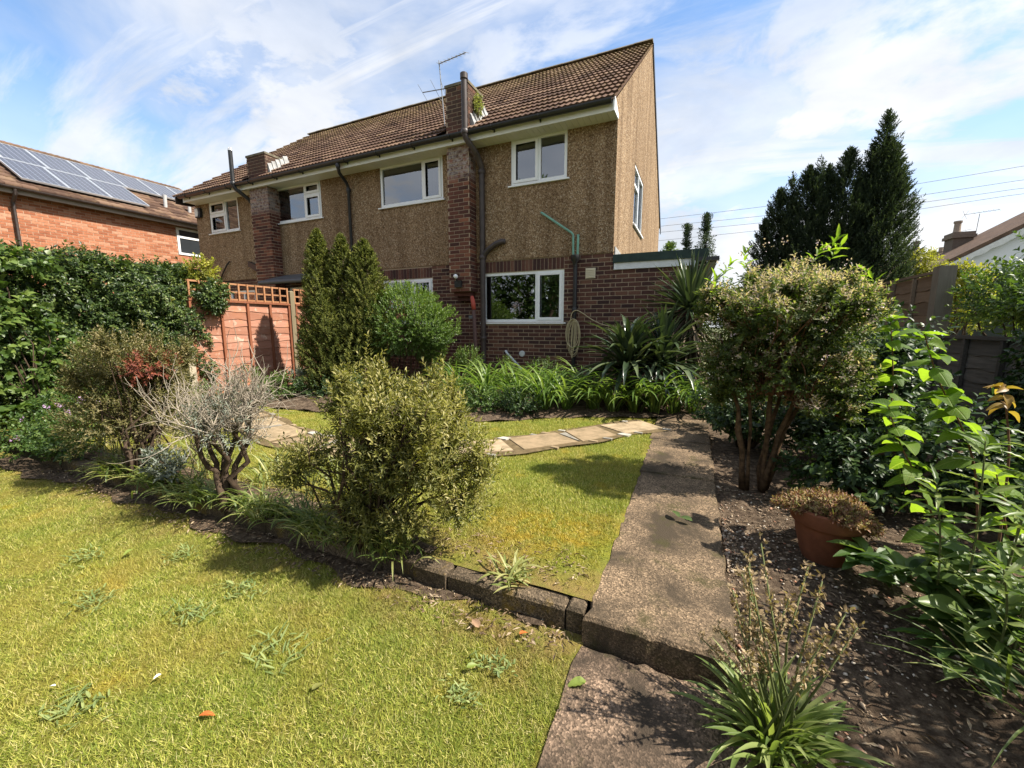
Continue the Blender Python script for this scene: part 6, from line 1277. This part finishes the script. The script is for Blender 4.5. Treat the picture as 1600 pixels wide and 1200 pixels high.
# --- lawn weeds, fallen leaves
for i, (x, y, w_, sz) in enumerate(((-2.63, .81, 'second from the left edge of the lower lawn', .15), (-2.1, .95, 'in the middle of the lower lawn', .13), (-1.53, .97, 'largest, nearest the lawn centre', .16), (-2.06, 1.17, 'in the shade below the olive-leaved shrub', .12), (-3.21, .99, 'far left below the dead shrub', .13), (-1.94, .51, 'close to the bottom left corner', .12), (-2.7, 1.22, 'upper left, beside the strip of shade', .12), (-.66, 1.28, 'near the corner of the lower path', .09), (-.70, 1.12, 'just inside the lawn edge by the lower path', .08))):
    t = thing('lawn_weed', (x, y, LOW), 'flat grey-green weed rosette in the grass, %s' % w_, 'weed', 'weeds in the lower lawn'); n = 60
    B = np.array([x, y, LOW + .014]) + rng.normal(size=(n, 3)) * np.array([.46 * sz, .30 * sz, 0]); foli(t, [ribbons_geo(B, U(0, 6.28, n), U(.18, .48, n) * sz * rng.choice([.7, 1.0], n), U(.005, .010, n), U(.9, 1.45, n), U(-.1, .35, n), 4)], L_weed, 'leaves')
def fallen(x, y, z, size, mat, label, mesh=None, cat='leaf'):
    me = big_leaf_mesh(.5, .4, .25, .02); me.materials.append(mat); o = bpy.data.objects.new('fallen_leaf', me); COL.objects.link(o); o.location = (x, y, z); o.rotation_euler = (random.uniform(-.3, .3), random.uniform(-.35, .1), random.random() * 6.28); o.scale = (size,) * 3; props(o, label, cat, 'fallen leaves')
L_f1 = leafmat('fresh_fallen_leaf', [(0, (.20, .26, .05)), (1, (.26, .32, .07))], .3); L_f2 = leafmat('orange_fallen_leaf', [(0, (.48, .13, .03)), (1, (.5, .2, .05))], .2); L_f3 = leafmat('tan_fallen_leaf', [(0, (.40, .24, .15)), (1, (.46, .30, .2))], .2); L_f4 = leafmat('olive_fallen_leaf', [(0, (.15, .15, .04)), (1, (.18, .18, .05))], .2); M_white = plain('white_petal', (.8, .8, .78), .7, .2)
fallen(-.74, 1.21, LOW + .03, .045, L_f1, 'bright green fallen leaf on the lower lawn near the path'); fallen(-1.21, .89, LOW + .03, .05, L_f4, 'dull olive fallen leaf in the middle of the lower lawn'); fallen(-1.48, .66, LOW + .03, .05, L_f2, 'orange curled leaf at the bottom of the lower lawn'); fallen(-1.80, .70, LOW + .03, .026, M_white, 'white petal on the lower lawn, lower left', cat='petal'); fallen(-2.1, .51, LOW + .03, .02, M_white, 'tiny white petal near the bottom left corner', cat='petal')
fallen(-.80, 1.42, LOW + .025, .07, L_f3, 'tan dry leaf at the foot of the kerb'); fallen(-.62, 1.46, LOW + .025, .045, L_f2, 'small orange leaf at the foot of the kerb'); fallen(-.30, 1.36, LOW + .01, .075, L_f1, 'green leaf at the corner of the lower path'); fallen(-.02, 2.66, .035, .09, L_gloss, 'dark green leaf lying on the concrete path, left of two'); fallen(.06, 2.64, .035, .08, L_gloss, 'dark green leaf lying on the concrete path, right of two'); fallen(-3.0, 1.12, LOW + .03, .06, L_f1, 'pale green leaf on the lower lawn, far left')
# --- stones and chips on the bed
n = 9000; X = .24 + 1.25 * rng.random(n) ** 1.7; Y = U(.85, 3.5, n); Z = bedz(X, Y) + .004
kp_ = rng.random(n) < np.clip(.45 + .45 * fbm(X, Y, 6, 77), .08, 1); X, Y, Z = X[kp_], Y[kp_], Z[kp_]; n = len(X); s_ = U(.003, .009, n) * (1 + 1.3 * (rng.random(n) < .06)); oc = np.array([(1, 0, 0), (0, 1, 0), (-1, 0, 0), (0, -1, 0), (0, 0, .55), (0, 0, -.4)], float); a = U(0, 6.28, n); el_ = U(.6, 1.5, n)
V = oc[None] * np.stack([s_, s_ * el_, s_], 1)[:, None, :] * (1 + .25 * rng.normal(size=(n, 6, 1))); ca, sa = np.cos(a)[:, None], np.sin(a)[:, None]; V = np.stack([V[..., 0] * ca - V[..., 1] * sa + X[:, None], V[..., 0] * sa + V[..., 1] * ca + Y[:, None], V[..., 2] + Z[:, None]], -1)
Fo = np.array([(0, 1, 4), (1, 2, 4), (2, 3, 4), (3, 0, 4), (1, 0, 5), (2, 1, 5), (3, 2, 5), (0, 3, 5)]); F = (Fo[None] + (np.arange(n) * 6)[:, None, None]).reshape(-1, 3)
km = NT('bed_chips'); cst = km.ramp(km.rnd(), [(0, (.08, .057, .038)), (.35, (.19, .14, .095)), (.68, (.33, .255, .18)), (.80, (.34, .15, .09)), (.85, (.45, .37, .28)), (1, (.60, .54, .45))]); M_chips = km.fin(cst, .9, .2)
o = link_world('gravel', V.reshape(-1, 3), [F], M_chips, None, np.repeat(rng.random(n), 8)); props(o, 'scattered stone chips and bark on the right-hand soil bed', 'gravel', kind='stuff')
# dry litter: thin bits on soil strips and bed
n = 4200; w = rng.random(n); X = np.where(w < .45, .24 + 1.3 * rng.random(n), U(-5.4, -.42, n)); Y = np.where(w < .45, U(.9, 3.4, n), np.where(w < .75, U(1.40, 1.60, n), U(1.72, 2.02, n))); Z = np.where(w < .45, bedz(X, Y) + .008, np.where(w < .75, LOW + .018, .016))
d = rdirs(n); d[:, 2] *= .18; g_ = leaves_geo(np.stack([X, Y, Z], 1), d, np.tile([0, 0, 1.], (n, 1)) + rng.normal(size=(n, 3)) * .3, U(.012, .045, n), U(.003, .012, n), 'dia')
kl = NT('dry_litter'); cl_ = kl.ramp(kl.rnd(), [(0, (.07, .045, .03)), (.5, (.19, .13, .08)), (1, (.38, .30, .20))]); M_lit = kl.fin(cl_, .9, .1)
o = link_world('leaf_litter', g_[0], g_[1], M_lit, None, g_[2]); props(o, 'dry leaf litter and twigs strewn over the bare soil', 'leaf litter', kind='stuff')
# --- grass
def blades(X, Y, Z, L, Wd, tilt, rnd):
    n = len(X); a = U(0, 6.28, n); b = U(0, 6.28, n); s = np.stack([np.cos(a), np.sin(a), np.zeros(n)], 1) * (Wd / 2)[:, None]; B = np.stack([X, Y, Z], 1)
    T = B + np.stack([np.cos(b) * np.sin(tilt), np.sin(b) * np.sin(tilt), np.cos(tilt)], 1) * L[:, None]
    V = np.stack([B - s, B + s, T], 1).reshape(-1, 3); return V, [np.arange(n * 3).reshape(-1, 3)], rnd
def nz(X, Y, f, sd): return fbm(X, Y, f, sd)
n = 680000; X = U(-6.6, -.362, n); Y = U(.05, 1.60, n); dd = np.hypot(X, Y); keep = rng.random(n) < np.clip((1.9 / np.maximum(dd, .5)) ** 1.5, .1, 1)
edge = 1.52 + .05 * np.sin(X * 5) + .03 * np.sin(X * 13) - .10 * np.maximum(0, -X - 4.6); keep &= (Y < edge - .05 * rng.random(n) * 2) | (rng.random(n) < .05)
keep &= rng.random(n) < np.clip(.82 + .30 * nz(X, Y, 4, 21), .25, 1); keep &= X < -.375 + .018 * np.sin(Y * 17) + .012 * rng.normal(size=n)
X, Y = X[keep], Y[keep]; n = len(X); lowz = LOW - .004 + .010 * fbm(X, Y, 2.5, 5); tall = 1 + .6 * (rng.random(n) < .04)
g_ = blades(X, Y, lowz, U(.012, .033, n) * tall, U(.0022, .0042, n), U(.3, 1.35, n), np.clip(rng.random(n) * .85 + .10 * nz(X, Y, 5, 31), 0, .99))
o = link_world('grass', *g_[:2], M_grass, None, g_[2]); props(o, 'dry yellow-green grass of the lower lawn in the foreground', 'grass', kind='stuff'); print('lower blades', n)
n = 620000; X = U(-7.2, -.362, n); Y = U(1.72, 5.9, n); dd = np.hypot(X, Y); keep = rng.random(n) < np.clip((2.6 / dd) ** 1.3, .12, 1); keep &= Y < bedline(X) - .02 + .04 * rng.normal(size=n)
sidx = np.linspace(0, tt[-1], 120); cp = np.stack([np.interp(sidx, tt, CL[:, 0]), np.interp(sidx, tt, CL[:, 1])], 1)
md = np.full(n, 9.0)
for c in cp: md = np.minimum(md, np.hypot(X - c[0], Y - c[1]))
keep &= md > .245 + .02 * rng.normal(size=n); bare = np.clip((Y - 1.72) / .55 + .30 * nz(X, Y, 4, 41) + np.where(X < -1.5, -.25, .0), 0.10, 1); keep &= rng.random(n) < bare; keep &= X < -.37 + .02 * np.sin(Y * 9) + .012 * rng.normal(size=n)
X, Y = X[keep], Y[keep]; n = len(X)
g_ = blades(X, Y, -.004 + .012 * fbm(X, Y, 2.2, 3), U(.014, .036, n), U(.003, .0055, n), U(.2, 1.25, n), np.clip(rng.random(n) * .85 + .10 * nz(X, Y, 4, 51), 0, .99))
o = link_world('grass', *g_[:2], M_grass, None, g_[2]); props(o, 'sunlit yellow-green grass of the upper lawn around the paved path', 'grass', kind='stuff'); print('upper blades', n)
